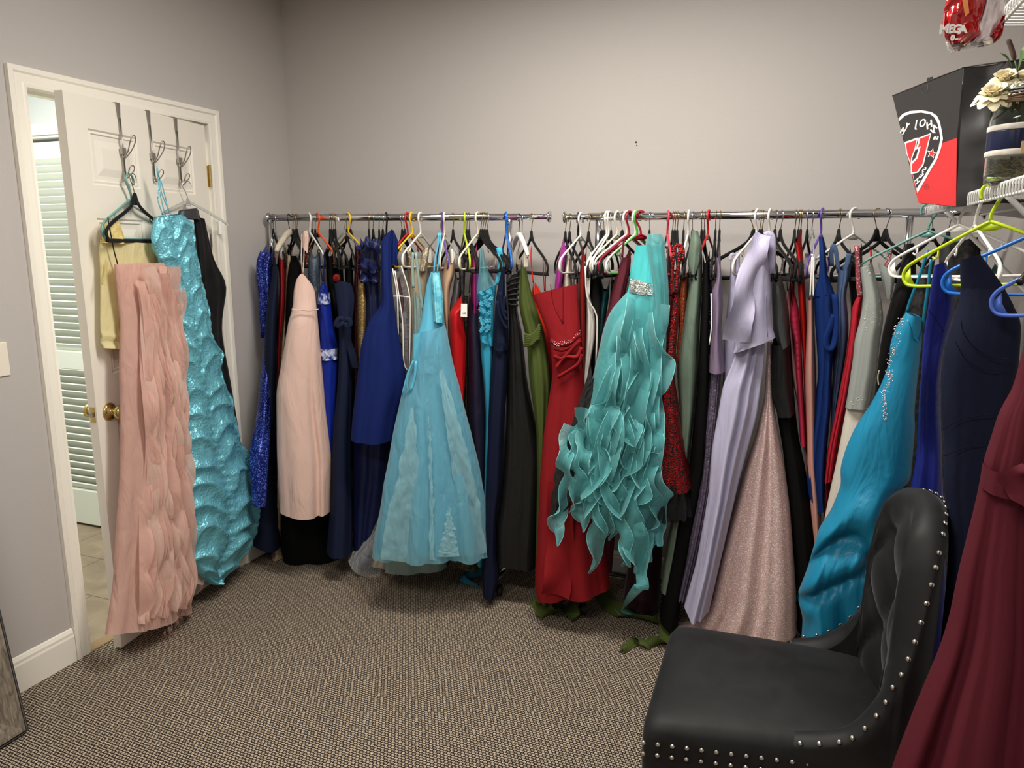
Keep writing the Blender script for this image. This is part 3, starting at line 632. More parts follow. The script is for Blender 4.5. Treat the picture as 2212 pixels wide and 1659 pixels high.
for i, (L, R, u, lb, sh) in enumerate((('703,536 704,560 705,610 718,680 728,780 730,1000', '722,530 727,570 730,610 738,700 742,800 745,1000', 715, 'black cap-sleeve gown beside the royal beaded two-piece', 'black cap-sleeve gown'),
      ('722,540 724,600 730,700 735,900', '738,535 742,600 746,700 750,900', 719.5, 'black gown with a red rosette behind the navy bow gown', 'black gown with red rosette'),
      ('744,545 746,620 750,760 752,1000', '760,540 764,600 766,760 768,1000', 748, 'black gown squeezed under the yellow hanger', 'squeezed black gown'))):
    G('black%d' % i, lb, 1, -.27, f('matte', BLK), L, R, ('v', u), sh)
c, n = facing(727, 600, -.38); rs = MB()
for k in range(4): rs.tube(spline([on_plane(727+(7-k*1.7)*math.cos(a), 600+(8-k*1.9)*math.sin(a), c+n*.003*k, n) for a in (k+x*PI/4 for x in range(9))], 18), .0028, 6, flat=.5)
tag(rs.build('fabric_rosette', f('satin', (150, 40, 36))), 'small brick red fabric rosette in front of the black gowns', 'rosette')
NV = f('matte', (32, 40, 66))
def bow(root, plane):
    c, n = plane; m_ = MB(); cc = c+n*.07
    for a in ('743,690 733,688 726,700 731,704 744,696', '744,690 754,690 757,700 750,706 744,697'): m_.tube(spline([on_plane(u, v, cc, n) for u, v in pl(a)], 12), .011, 8, flat=.45, fdir=n)
    m_.build('bow', NV, root)
    rb = MB(); ribbon(rb, spline([on_plane(u, v, cc, n) for u, v in pl('746,700 752,730 760,760 768,795')], 14), .03, (1, 0, 0), .3, 1); rb.build('bow_tail', NV, root)
G('navy_bow', 'navy strapless gown with a bow at the waist on a clear clip hanger', 1, -.44, NV, '721,612 726,640 731,690 733,760 728,845 720,920 713,1101 705,1192', '758,612 767,625 764,680 758,705 760,770 761,830 758,951 761,1101 761,1190', ('clear-white', 743, 66), 'navy strapless bow gown', b=[(0, .03), (1, .08)], amp=.014, fr=3.5, nu=60, dip=-.01, nv=44, droop=0, extra=bow)
G('burg_sequin', 'dark burgundy sequinned gown left of the gold sequins', 1, -.29, f('sequin', (62, 14, 26), (150, 50, 60)), '765,515 767,560 764,620 763,760 764,950', '780,512 781,560 777,610 774,750 774,950', ('yellow', 751.5, 66), 'dark burgundy sequinned gown')
G('gold_sequin', 'gold sequinned gown glittering between navy and burgundy', 1, -.33, f('sequin', (186, 150, 84), (255, 240, 190)), '773,590 771,650 771,720 773,780', '790,585 793,650 790,720 782,790', ('v', 796, 84), 'gold sequinned gown')
def ruf(root, plane):
    c, n = plane; m_ = MB(); rr = random.Random(3)
    for (a, w) in (('778,530 786,560 800,585 815,560', .05), ('776,570 790,600 806,600 820,575', .05), ('780,525 800,522 822,530', .045)):
        P = spline([on_plane(u, v, c+n*.10, n) for u, v in pl(a)], 22); ribbon(m_, P, w, n+V((0, 0, -1)), .7, 2.5, rr.uniform(0, 6), n=3)
    m_.build('ruffle', f('satin', (28, 36, 82)), root)
G('navy_ruffle', 'long dark navy satin gown with ruffled neckline behind royal blue', 1, -.34, f('satin', (28, 36, 78)), '780,522 777,560 782,600 790,640 790,700 775,850 763,950 760,1101 764,1207', '820,518 822,560 822,620 826,680 845,850 851,950 843,1050 818,1150 806,1208', ('v', 818, 84), 'dark navy satin ruffled gown', b=.09, amp=.014, nu=60, nv=40, extra=ruf)
G('royal_halter', 'royal blue crepe halter gown cut short, facing the room', 1, -.48, f('matte', (27, 43, 108)), '845,496 822,518 823,613 822,661 797,693 781,739 772,808 761,905 758,948', '848,496 846,540 846,613 852,659 861,723 877,808 877,840 860,895 853,945', ('black', 834, 80), 'royal blue crepe halter gown', b=[(0, .03), (1, .08)], amp=.013, fr=3.2, hem=.006,
  parts=[('neck_panel', f('matte', (27, 43, 108)), '847,497 846,520 846,570', '850,497 861,522 857,575', dict(b=.012, bt=1, amp=.004, off=-.01, nv=16))])
WP = PL['white']
def bagx(root, plane):
    c, n = plane; cv = cloth(MB(), '845,575 853,620 858,700 866,780 880,830 870,1000 800,1150 752,1205', '870,572 884,640 888,720 890,800 894,840 880,1000 850,1150 830,1232', plane, b=.135, amp=.01, fr=4, nv=36, nu=48); cv.build('garment_bag', CLEAR, root)
    for a in ('848,580 858,640 860,720 858,750', '853,585 862,640 870,700 872,780 880,800', '867,575 884,635 886,700 884,800', '849,640 868,640 884,642'): MB().tube(spline([on_plane(u, v, c+n*.14, n) for u, v in pl(a)], 14), .0028, 6, flat=.5, fdir=n).build('white_piping', WP, root)
G('bagged', 'maroon print gown zipped in a clear garment bag with white piping', 1, -.31, f('print', (92, 22, 34), (58, 44, 46)), '850,582 856,620 860,700 868,780 880,880 860,1100', '866,580 882,640 884,720 886,800 892,900 880,1100', ('red', 880, 112), 'maroon gown in the clear bag', extra=bagx)
G('beaded_beige', 'beige tulle gown with beaded wide shoulder straps on yellow', 1, -.27, f('chiffon', (206, 190, 160)), '874,540 882,600 885,700 880,900 850,1100 800,1216', '926,535 922,600 916,660 905,720 900,900 880,1100 850,1222', ('yellow', 890, 114), 'beige gown with beaded straps', b=.05, nu=50, nv=36, amp=.01, fr=5,
  parts=[('beaded_strap', f('sequin', (190, 176, 150), (255, 250, 235)), '872,536 880,560 884,580', '887,530 892,560 893,580', dict(off=.03, b=.04, droop=0)), ('beaded_strap', f('sequin', (190, 176, 150), (255, 250, 235)), '912,540 908,560 904,585', '928,532 926,555 920,585', dict(off=.03, b=.04, droop=0))])
SEA = f('satin', (150, 176, 174))
G('seafoam', 'pale seafoam satin gown on tied straps, hem showing below turquoise organza', 1, -.40, SEA, '891,618 893,655 893,720 880,850 850,1050 832,1236', '913,664 920,710 930,800 945,950 958,1100 965,1224', ('white', 908, 112), 'pale seafoam satin gown', b=.05, amp=.012, nv=44, nu=60, straps=[('strap', SEA, '892,545 891,580 893,622', .012, .02), ('strap', SEA, '898,545 903,590 909,640 913,668', .012, .02)])
TQ = f('satin', (104, 194, 226)); TQO = f('organza', (140, 216, 238))
def turqx(root, plane):
    c, n = plane
    for a in ('948,503 946,530 940,560 937,592', '952,503 950,540 944,590'): MB().tube(spline([on_plane(u, v, c+n*.02, n) for u, v in pl(a)], 12), .0035, 6, flat=.4, fdir=n).build('strap', TQ, root)
    fl = MB(); rows = []
    for t in range(9): rows.append([on_plane(893+k*6.5+t*.2, 722+t*11-k*1.5*(1 if t == 0 else .4), c+n*(.075+.02*math.sin(k*.9+t*.3)), n) for k in range(9)])
    fl.grid(rows); fl.build('waist_flap', TQ, root)
    PO = f('organza', (176, 228, 238))
    for L_, R_ in (('888,880 872,960 852,1060 834,1120 822,1208', '893,880 903,980 905,1060 906,1120 903,1218'), ('950,800 958,880 968,960 985,1060 1012,1204', '956,800 990,900 1016,1000 1034,1080 1050,1194'), ('922,860 926,960 929,1060 928,1210', '924,860 931,960 936,1060 938,1210'), ('968,1095 958,1150 944,1204', '972,1095 984,1150 993,1202')):
        m_ = MB(); la, ra = resample(pl(L_), 60), resample(pl(R_), 60); rows = []
        for i in range(60):
            tt = (la[i].y-700)/490; rows.append([on_plane(la[i].x+(ra[i].x-la[i].x)*k/12+5*(noise.noise(V((i*.17, la[0].x+k, 1)))+.5*noise.noise(V((i*.5, la[0].x+k, 4))))*(k in (0, 12)), la[i].y+(ra[i].y-la[i].y)*k/12, c+n*(.115+.085*tt-.00*(k-6)**2-.10*tt*((la[i].x+ra[i].x)/2-935)**2/12000+.007*noise.noise(V((k*.9, i*.16, la[0].x)))+.004*noise.noise(V((k*1.7, i*.5, 7)))), n) for k in range(13)])
        m_.grid(rows); m_.build('organza_layer', PO, root)
    lp = MB(); lp.tube(spline([on_plane(u, v, c+n*.09, n) for u, v in pl('893,778 884,800 878,830 886,845 896,810 898,780')], 16), .006, 6, flat=.4); lp.tube(spline([on_plane(u, v, c+n*.09, n) for u, v in pl('893,778 880,808 868,855')], 8), .003, 6); lp.build('tie', TQ, root)
G('turquoise', 'bright turquoise organza ball gown with lace bodice, largest on the left rack', 1, -.52, TQ, '931,588 921,613 915,659 906,712 897,725 896,773 884,808 872,850 852,950 832,1051 809,1196', '949,586 957,636 958,696 967,739 981,808 987,831 1012,925 1037,1035 1065,1187', ('clear-white', 950, 70), 'bright turquoise organza ball gown', body='underskirt', b=[(0, .03), (.3, .05), (1, .12)], amp=[(0, .002), (.3, .004), (1, .006)], fr=7, hem=-.03, edge=.02,
  parts=[('overskirt', TQO, '903,720 893,773 880,812 866,853 847,950 828,1051 805,1199', '961,700 970,739 984,808 991,831 1016,925 1041,1035 1069,1190', dict(off=.03, b=[(0, .062), (1, .135)], bt=1, amp=[(0, .008), (1, .045)], fr=6, nv=60, nu=140, hem=-.02, sharp=.6, edge=.03)),
         ('lace_panel', f('lace', (140, 222, 236), (84, 178, 206)), '932,590 933,640 937,694', '949,588 957,636 958,697', dict(off=.035, b=.03))], extra=turqx)
G('nude', 'beige nude chiffon gown between turquoise lace and red satin', 1, -.31, f('matte', (205, 170, 140)), '965,547 959,580 953,605 955,650 963,710 968,800 975,900', '982,550 984,590 971,622 970,660 970,720 972,800 982,900', ('purple', 954.5, 84), 'beige nude chiffon gown')
G('grey_satin', 'charcoal grey satin halter gown above the red satin', 1, -.27, f('satin', (92, 92, 96)), '984,585 978,630 971,662 975,760', '996,575 996,620 993,655 1000,760', ('v', 978, 74), 'charcoal grey satin halter gown')
G('black_lace_strap', 'black lace gown with beaded straps beside the lime hanger', 1, -.25, f('lace', (22, 22, 24), (60, 58, 58)), '991,532 991,580 994,640 1000,760', '1004,530 1005,590 1003,640 1008,760', ('lime', 1002.5, 84), 'black lace gown with beaded straps')
def tagx(root, plane):
    c, n = plane; q = [on_plane(u, v, c+n*.14, n) for u, v in ((996, 656), (1009, 656), (1009, 685), (995, 684))]; o_ = MB().prism(q, n, .0006).build('price_tag', PL['white'], root, smooth=False)
    ux = (q[1]-q[0]).normalized(); uz = (q[0]-q[3]).normalized(); text('188', (q[0]+q[1]+q[2]+q[3])/4+n*.0012-uz*.012, ux, uz, .010, INK, 'tag_print', o_)
G('red_satin', 'bright red satin one-shoulder gown with a white price tag', 1, -.37, f('satin', (190, 24, 28)), '997,638 970,672 969,740 971,800 985,825 997,864', '1000,637 999,690 1008,735 1007,790 1004,835 1001,865', ('v', 1008, 80), 'bright red satin one-shoulder gown', b=.09, fr=2.5, extra=tagx)
G('camo', 'camouflage print gown whose hem shows under turquoise organza', 1, -.25, f('print', (118, 104, 84), (52, 46, 38)), '998,640 1001,720 1002,800 999,900 975,1100 962,1208', '1012,640 1011,720 1012,800 1013,900 1038,1100 1041,1222', ('v', 1013, 80), 'camouflage print gown', b=.08)
G('eggplant', 'dark aubergine satin gown with scoop neckline', 1, -.33, f('satin', (36, 32, 52)), '1014,632 1010,690 1014,780 1010,863 1015,932 1028,1040 1038,1150', '1036,650 1039,700 1044,790 1051,894 1050,960 1048,1050 1050,1150', ('cream', 1032, 112), 'dark aubergine satin gown', dip=.02, straps=[('strap', BLKVEL, '1014,632 1015,610 1018,590', .006, .05)])
for i, (u, uu, cl, lb, sh) in enumerate(((1038, 1024, (200, 60, 130), 'hot pink gown tucked behind the black hangers', 'hot pink gown'), (1042, 1030, (110, 70, 150), 'violet satin gown tucked behind sheer cyan straps', 'violet satin gown'), (1046.5, 1062, (196, 176, 190), 'pale mauve gown tucked behind sheer cyan straps', 'pale mauve gown'))):
    G('tuck%d' % i, lb, 1, -.20, f('satin', cl), '%d,%d %d,600 %d,700 %d,1000' % (uu-6, 520+i*20, uu-8, uu-6, uu-6), '%d,%d %d,600 %d,700 %d,1000' % (uu+6, 520+i*20, uu+9, uu+8, uu+8), ('v', u, 68-4*i), sh, b=.06)
CY = f('matte', (60, 168, 204)); CYL = f('lace', (92, 196, 222), (60, 168, 204))
def cyx(root, plane):
    c, n = plane
    for j, (a, a2) in enumerate((('1036,537 1036,570 1032,610 1030,636', '1044,534 1052,575 1062,600 1073,614'), )):
        rows = [[l_.lerp(r_, k/10)+n*(.012*math.sin(k*1.3+i*.2)) for k in range(11)] for i, (l_, r_) in enumerate(zip(spline([on_plane(u, v, c+n*.05, n) for u, v in pl(a)], 14), spline([on_plane(u, v, c+n*.05, n) for u, v in pl(a2)], 14)))]
        MB().grid(rows).build('sheer_yoke', f('organza', (110, 190, 205)), root)
    MB().tube(spline([on_plane(u, v, c-n*.05, n) for u, v in pl('1078,535 1082,565 1080,590 1074,615')], 12), .012, 8, flat=.3, fdir=n).build('strap', CYL, root)
    ap = MB(); rr = random.Random(5)
    for k in range(34):
        u, v = rr.uniform(1034, 1058), rr.uniform(628, 716); v = 628+(v-628); u = 1038+(u-1034)*(.8 if v > 655 else 1)
        p = on_plane(u, v, c+n*(.052), n); r_ = rr.uniform(.006, .011)
        ap.tube([p+V((0, 0, 1))*r_*(.6+.4*math.cos(5*a))*math.sin(a)+n.cross(V((0, 0, 1)))*r_*(.6+.4*math.cos(5*a))*math.cos(a) for a in (2*PI*q/20 for q in range(20))], .0016, 5, closed=True)
    ap.build('lace_applique', CYL, root)
    tr = MB(); P = spline([on_z(u, v, .012) for u, v in ((1052, 1225), (1030, 1240), (1005, 1242), (1000, 1250), (1035, 1268))], 16); ribbon(tr, P, .05, (0, 0, 1), .8, 1.2, curl=.01); tr.build('trailing_hem', CY, root)
G('cyan', 'cyan crepe gown with lace flowers and a folded belt', 1, -.40, CY, '1030,634 1037,659 1038,721 1039,773 1045,816 1050,894 1045,1100 1030,1215', '1073,613 1068,659 1068,725 1066,748 1062,808 1060,847 1056,903 1056,1100 1056,1220', ('s', 1052, 66), 'cyan crepe gown with lace flowers', b=.05, amp=.012, fr=4, nu=48, nv=40, bt=.8, droop=0, parts=[('belt', CY, '1037,722 1037,733', '1068,726 1067,747', dict(off=.008, b=.056, bt=1))], extra=cyx)
def navyx(root, plane):
    c, n = plane; m_ = MB()
    for a in ('1074,650 1079,680 1088,700 1096,710', '1080,630 1084,665 1092,688 1098,690', '1091,640 1088,668 1094,676'): m_.tube(spline([on_plane(u, v, c+n*.085, n) for u, v in pl(a)], 12), .007, 6)
    m_.build('gathers', f('matte', NAVY), root)
    MB().tube(spline([on_plane(u, v, c+n*.06, n) for u, v in pl('1088,580 1090,610 1091,660')], 8), .004, 6, flat=.5).build('strap', f('matte', NAVY), root)
G('navy_halter', 'dark navy jersey gown with gathered bodice trailing on the carpet', 1, -.42, f('matte', NAVY), '1085,577 1074,625 1069,659 1067,737 1066,751 1061,808 1056,894 1051,1019 1046,1176 1039,1239 1043,1274', '1090,577 1093,659 1098,682 1098,735 1097,773 1096,816 1087,957 1084,1051 1073,1113 1072,1207 1083,1239 1068,1281', ('blue', 1093, 84), 'dark navy jersey gown', b=[(0, .06), (.5, .08), (1, .09)], droop=0, nv=46, nu=48, fr=3,
  parts=[('waistband', f('matte', NAVY), '1067,736 1066,752', '1098,735 1098,752', dict(off=.005, b=.086, bt=1))], extra=navyx)
def pleatx(root, plane):
    c, n = plane
    for k in range(6):
        a = [(1094+k*.9, 612+k*9), (1106, 604+k*11), (1122-k*.5, 600+k*12)]; MB().tube(spline([on_plane(u, v, c+n*.078, n) for u, v in a], 10), .006, 6, flat=.6).build('bodice_fold', f('satin', (28, 28, 28)), root)
G('black_satin', 'black satin strapless gown with folded bodice in front of the rack post', 1, -.38, f('satin', (30, 30, 30)), '1103,597 1093,602 1099,668 1098,808 1097,850 1090,988 1081,1082 1072,1129 1073,1207', '1125,588 1120,630 1116,668 1128,716 1137,808 1140,831 1156,910 1171,975 1165,1113 1159,1217', ('broad-white', 1121, 80), 'black satin strapless gown', b=[(0, .06), (1, .1)], bt=1, droop=0, nv=46, nu=70, amp=.018, fr=3.2, extra=pleatx)
OL = f('matte', (84, 98, 48))
def olx(root, plane):
    c, n = plane; m_ = MB()
    for k in range(7): m_.tube(spline([on_plane(u, v, c+n*.095, n) for u, v in ((1133-k*.2, 722+k*4), (1146, 725+k*3.4), (1158, 716+k*3), (1166, 700+k*5))], 12), .006, 6)
    m_.build('waist_wrap', OL, root)
    for path, w in (([(1158, 1292), (1175, 1318), (1200, 1322), (1222, 1308), (1240, 1330), (1247, 1338)], .075), ([(1290, 1262), (1310, 1300), (1345, 1325), (1400, 1340), (1438, 1352), (1440, 1385), (1405, 1388), (1385, 1378), (1368, 1388), (1345, 1402)], .07)):
        P = spline([on_z(u, v, .022+.012*math.sin(i*2.1)) for i, (u, v) in enumerate(path)], 44); m_ = MB(); ribbon(m_, P, lambda q, w=w: w*(1-.55*q**3), (P[4]-P[0]).cross(V((0, 0, 1))), .7, 1.7, .5, n=8, curl=.014)
        for q in m_.v: q.z = max(q.z, .004)
        m_.build('trailing_sash', OL, root)
G('olive', 'olive green chiffon gown whose sashes trail across the carpet', 1, -.43, OL, '1126,558 1122,625 1119,659 1128,693 1135,725 1139,737 1142,808 1147,847 1159,925 1160,1050 1157,1200 1155,1288', '1136,577 1146,625 1162,677 1174,705 1187,787 1192,831 1184,910 1178,966 1185,1050 1190,1200 1195,1290', ('clear-cream', 1128, 84), 'olive green chiffon gown', b=[(0, .05), (.4, .09), (1, .07)], droop=.02, nv=46, nu=60, fr=6, amp=.012, sharp=.4, extra=olx)
OR_ = f('satin', (200, 44, 24))
G('orange_red', 'orange-red slip gown on thin straps at the end of the left rack', 1, -.36, OR_, '1152,609 1146,645 1158,700 1176,760 1186,880 1190,1100', '1155,609 1171,628 1186,700 1194,780 1197,900 1198,1100', ('v', 1148, 72), 'orange-red slip gown', b=.05, straps=[('strap', OR_, '1148,532 1147,560 1152,612', .005), ('strap', f('satin', (130, 30, 30)), '1173,560 1174,590 1176,628', .004), ('strap', f('satin', (130, 30, 30)), '1177,560 1178,590 1178,630', .004)])
# ------------------------------------------------------------------ right rack
CR = f('matte', (156, 34, 40))
def crx(root, plane):
    c, n = plane; m_ = MB()
    for a, r_ in (('1189,735 1205,745 1230,742 1254,722', .012), ('1196,770 1215,775 1235,755 1254,735', .010), ('1200,795 1220,770 1245,770 1256,750', .009), ('1205,815 1230,800 1250,785 1257,765', .009), ('1196,752 1215,757 1238,746 1254,730', .008)): m_.tube(spline([on_plane(u, v, c+n*.075, n) for u, v in pl(a)], 16), r_, 8, flat=.6)
    m_.build('draped_sash', CR, root)
    bd = MB(); rr = random.Random(8)
    for k in range(60):
        s = rr.random(); u, v = 1192+s*62, 741-s*26+12*math.sin(s*3)+rr.uniform(-5, 5)
        p = on_plane(u, v, c+n*.088, n); bd.lathe([(.0016, 0), (.0012, .0012), (0, .0018)], p, n, 6)
    bd.build('bead_trim', plain('silver_bead', (220, 214, 214), .2, .8), root)
    for a in ('1189,614 1196,660 1216,700', '1216,614 1216,700'): MB().tube(spline([on_plane(u, v, c+n*.062, n) for u, v in pl(a)], 8), .0015, 5).build('seam', f('matte', (110, 22, 30)), root)
    fl = MB(); ribbon(fl, spline([on_plane(u, v, c+n*(.11+.02*math.sin(u)), n) for u, v in ((1215, 1040), (1212, 1150), (1207, 1230), (1200, 1284))], 24), .11, (1, .2, 0), .25, 1, n=6, curl=.02); fl.build('front_flounce', CR, root)
G('crimson', 'crimson strapless chiffon gown with draped beaded sash, facing the room', 2, -.50, CR, '1150,637 1164,670 1178,707 1187,727 1194,808 1175,931 1167,1024 1160,1174 1155,1267 1160,1289', '1249,613 1248,647 1254,712 1254,773 1261,819 1275,950 1296,1100 1318,1262', ('black', 1249, 82), 'crimson strapless chiffon gown', b=[(0, .045), (.3, .06), (1, .11)], amp=[(0, .002), (.3, .006), (1, .022)], fr=4.5, hem=-.01, extra=crx, body='dress_body')
G('magenta', 'magenta pleated satin gown at the near end of the right rack', 2, -.28, f('satin', (170, 50, 150)), '1218,508 1206,560 1198,612 1200,800', '1226,512 1226,545 1214,612 1216,800', ('v', 1222, 78), 'magenta pleated satin gown', amp=.012, fr=6)
G('ivory', 'ivory satin gown beside the magenta one', 2, -.26, f('satin', (226, 218, 202)), '1225,535 1217,590 1214,612 1220,800', '1233,540 1236,612 1238,800', ('v', 1231, 76), 'ivory satin gown')
G('graphic', 'black white and red print gown behind a white hanger', 2, -.26, f('print', (30, 28, 30), (200, 190, 190)), '1242,560 1238,615 1240,800', '1251,562 1249,615 1254,800', ('white', 1255, 112), 'black white and red print gown')
G('brick', 'tall brick red chiffon gown right of the crimson strapless one', 2, -.36, f('matte', (140, 34, 30)), '1259,527 1252,590 1250,620 1251,700 1257,790 1262,900', '1268,525 1266,570 1265,700 1263,800 1270,900', ('v', 1272, 74), 'tall brick red chiffon gown')
WH = f('satin', (226, 222, 214))
G('white_strap', 'white satin gown with long ties beside brick red', 2, -.34, WH, '1264,558 1266,640 1263,760 1259,810 1262,870', '1276,550 1273,635 1288,680 1288,725 1279,765 1269,820 1268,870', ('s', 1301, 104), 'white satin gown with long ties', straps=[('tie', WH, '1264,575 1268,640 1285,672 1290,700 1287,790', .006, .12), ('strap', WH, '1277,545 1274,580 1272,640', .008, .1)])
G('black_drape', 'black draped cowl gown behind the white ties', 2, -.30, f('matte', (26, 26, 27)), '1287,543 1278,590 1271,625 1275,700 1280,900', '1298,540 1297,580 1300,620 1304,700 1306,900', ('v', 1305.5, 100), 'black draped cowl gown')
G('teal_pleat', 'dark teal gown with pleated bands under white hangers', 2, -.28, f('satin', (16, 60, 66)), '1299,603 1295,640 1291,700 1288,745 1290,900', '1317,603 1316,640 1308,690 1303,745 1306,900', ('white', 1311, 110), 'dark teal gown with pleated bands', disp=lambda s, t, q: .006*abs(math.sin(t*22)))
G('black_sequin', 'black sequinned gown beside dark teal pleats', 2, -.26, f('sequin', (20, 20, 22), (120, 120, 124)), '1321,585 1318,640 1312,720 1308,900', '1331,580 1328,640 1324,720 1322,900', ('white', 1316, 106), 'black sequinned gown')
PLUM = f('matte', (104, 44, 56))
G('plum', 'dusty plum chiffon gown hanging from a maroon hanger', 2, -.36, PLUM, '1345,553 1332,595 1322,625 1316,659 1304,705 1290,750 1282,796 1270,900 1262,1050 1256,1228', '1360,532 1366,556 1360,590 1352,625 1348,660 1346,760 1344,900 1338,1050 1322,1230', ('maroon', 1384, 150), 'dusty plum chiffon gown', b=.07, amp=.012, fr=6, sharp=.3, nu=56, nv=44, droop=.02, straps=[('strap', PLUM, '1344,555 1347,525 1352,520', .008, .05)])
BL = f('lace', (10, 10, 11), (27, 26, 27))
G('black_lace', 'black lace gown with a scalloped edge left of the teal ruffles', 2, -.585, BL, '1277,790 1259,845 1236,912 1206,994 1189,1080 1188,1113', '1284,790 1288,900 1280,1000 1245,1080 1216,1109', ('s', 1321, 100), 'black lace scalloped gown', b=.03, amp=.012, fr=4, nu=48, edge=.18, disp=lambda s, t, q: .004*math.sin(t*70+s*9))
TEAL = f('satin', (82, 200, 204)); TO = f('organza', (112, 206, 210)); TE = f('satin', (150, 226, 226))
def tealx(root, plane):
    c, n = plane; rr = random.Random(21)
    P = lambda u, v, o: on_plane(u, v, c+n*o, n)
    # rhinestone belt
    bl = MB(); rr2 = random.Random(4)
    bm_ = cloth(MB(), '1363,600 1360,618 1358,630', '1411,613 1410,625 1411,640', plane, b=.045, bt=1, nv=8, nu=40, amp=0, off=.006)
    be = bm_.build('belt', f('sequin', (196, 206, 200), (255, 255, 245)), root)
    gm = MB()
    for k in range(170):
        s, q = rr2.random(), rr2.random(); u, v = 1362+s*48, 603+s*12+q*24
        gm.lathe([(.0028, 0), (.0022, .0018), (.0008, .0026)], P(u, v, .05), n+V((rr2.uniform(-.3, .3), 0, rr2.uniform(-.3, .3))), 6)
    g_ = gm.build('rhinestones', plain('rhinestone', (235, 238, 235), .08, .7), be, smooth=False); g_['kind'] = 'stuff'
    # sheer puff and side panel
    cloth(MB(), '1399,505 1396,518 1394,530', '1430,507 1438,522 1436,532', plane, b=.05, bt=1, nv=14, nu=40, amp=.01, off=-.01).build('puffed_top', TO, root)
    cloth(MB(), '1396,528 1404,570 1410,620 1412,680 1415,740', '1436,528 1444,613 1446,670 1440,712 1436,745', plane, b=.05, bt=1, nv=24, nu=40, amp=.012, off=.02).build('side_panel', TO, root)
    cp = MB()
    for u in (1389, 1401): cp.prism([P(u-5, 506, .06), P(u+4, 504, .06), P(u+3, 527, .06), P(u-3, 529, .06)], n, .012)
    # flounces sewn down the skirt in wandering lines
    for k in range(19):
        sd = (k+.5)/19; v0 = 640+rr.uniform(0, 90) if k % 3 else 700+rr.uniform(0, 200); v1 = rr.uniform(960, 1120); ph = rr.uniform(0, 6.3); ky = rr.uniform(.8, 1.5); a_ = rr.uniform(8, 20); dr = rr.uniform(-.12, .12)
        def uu(v, s): 
            f_ = min(1, (v-640)/480); return interp([(0, 1362), (.25, 1320), (.5, 1290), (1, 1244)], f_)*(1-s)+interp([(0, 1418), (.3, 1428), (.6, 1410), (1, 1398)], f_)*s
        pts = [P(uu(v0+(v1-v0)*i/11, min(1, max(0, sd+dr*i/11)))+a_*math.sin(ky*2*PI*i/11+ph), v0+(v1-v0)*i/11, .075+.035*(i/11)+.012*math.cos(ky*4*i/11+ph)) for i in range(12)]
        m_ = MB(); w0 = rr.uniform(.045, .075); n_s = 70; sp_ = spline(pts, n_s); sg = -1 if rr.random() < .55 else 1
        flounce(m_, sp_, n.cross(V((0, 0, 1)))*sg, n, lambda q, w0=w0: w0*(.45+.9*q)*(1 if q < .86 else max(.05, (1-q)/.14)), rr.uniform(.020, .032), rr.uniform(2.4, 3.8), ph, nn=5, lift=.018)
        o_ = m_.build('ruffle', TO, root)
        MB().tube([m_.v[i*6+5] for i in range(n_s)], .0011, 4).build('rolled_edge', TE, o_)
    m_ = MB(); ribbon(m_, spline([P(1395, 1150, .08), P(1392, 1240, .1), P(1380, 1280, .12), on_z(1350, 1312, .02), on_z(1338, 1322, .012), on_z(1385, 1335, .01)], 30), lambda q: .065*(1-.5*q), (1, .3, 0), .9, 1.3, n=6, curl=.02); [setattr(q, 'z', max(q.z, .006)) for q in m_.v]; m_.build('trailing_ruffle', TO, root)
    # long loose tails
    for (u0, v0, u1, v1, w) in ((1235, 1000, 1200, 1180, .06), (1268, 1010, 1256, 1150, .06), (1290, 1010, 1278, 1240, .07), (1330, 1000, 1345, 1220, .06), (1362, 990, 1368, 1235, .09), (1395, 980, 1400, 1215, .10), (1410, 1000, 1424, 1180, .08), (1312, 960, 1300, 1160, .09), (1345, 950, 1322, 1170, .06), (1380, 1000, 1350, 1225, .07), (1258, 960, 1236, 1110, .06)):
        ph = rr.uniform(0, 6); m_ = MB(); ribbon(m_, spline([P(u0+(u1-u0)*i/9+7*math.sin(i*1.1+ph), v0-80+(v1-v0+80)*i/9, .10+.03*math.cos(i+ph)) for i in range(10)], 44), lambda q, w=w: w*(.6+.5*abs(math.sin(q*7+w*90)))*(1 if q < .85 else (1.02-q)/.17), (1, .3, 0), .95, 1.9, ph, n=6, curl=.024); o_ = m_.build('ruffle', TO, root)
        MB().tube([m_.v[i*7] for i in range(44)], .0011, 4).tube([m_.v[i*7+6] for i in range(44)], .0011, 4).build('rolled_edge', TE, o_)
G('teal_ruffle', 'aqua teal organza gown with cascading ruffles and a rhinestone belt', 2, -.52, TEAL, '1373,530 1367,567 1361,588 1361,611 1354,634 1330,670 1318,720 1302,780 1285,850 1262,931 1245,1000', '1434,530 1436,600 1430,650 1432,712 1430,780 1420,860 1405,940 1395,990', ('s', 1404, 95), 'aqua teal organza gown with ruffles', body='dress_body', b=[(0, .04), (.3, .045), (1, .08)], amp=[(0, .004), (.25, .008), (1, .022)], fr=8, sharp=.4, edge=.06, extra=tealx,
  parts=[('overskirt', TO, '1353,632 1318,668 1306,705 1298,739 1289,773 1279,830 1264,900 1250,960 1240,1020 1228,1060', '1415,640 1436,680 1440,712 1438,762 1434,800 1426,850 1408,930 1396,990 1392,1060', dict(off=.015, b=[(0, .06), (1, .10)], bt=1, amp=[(0, .01), (1, .035)], fr=7, nv=44, nu=84, edge=.06))])
G('dark_maroon', 'dark maroon velvet gown behind the aqua ruffles', 2, -.28, f('velvet', (40, 14, 20)), '1442,530 1437,600 1437,700 1425,900 1375,1100 1346,1285', '1452,532 1450,600 1446,690 1445,900 1436,1100 1424,1300', ('coral', 1443, 84), 'dark maroon velvet gown')
BRO = f('brocade', (16, 11, 12), (176, 30, 30))
TUL = f('tulle', (26, 26, 27))
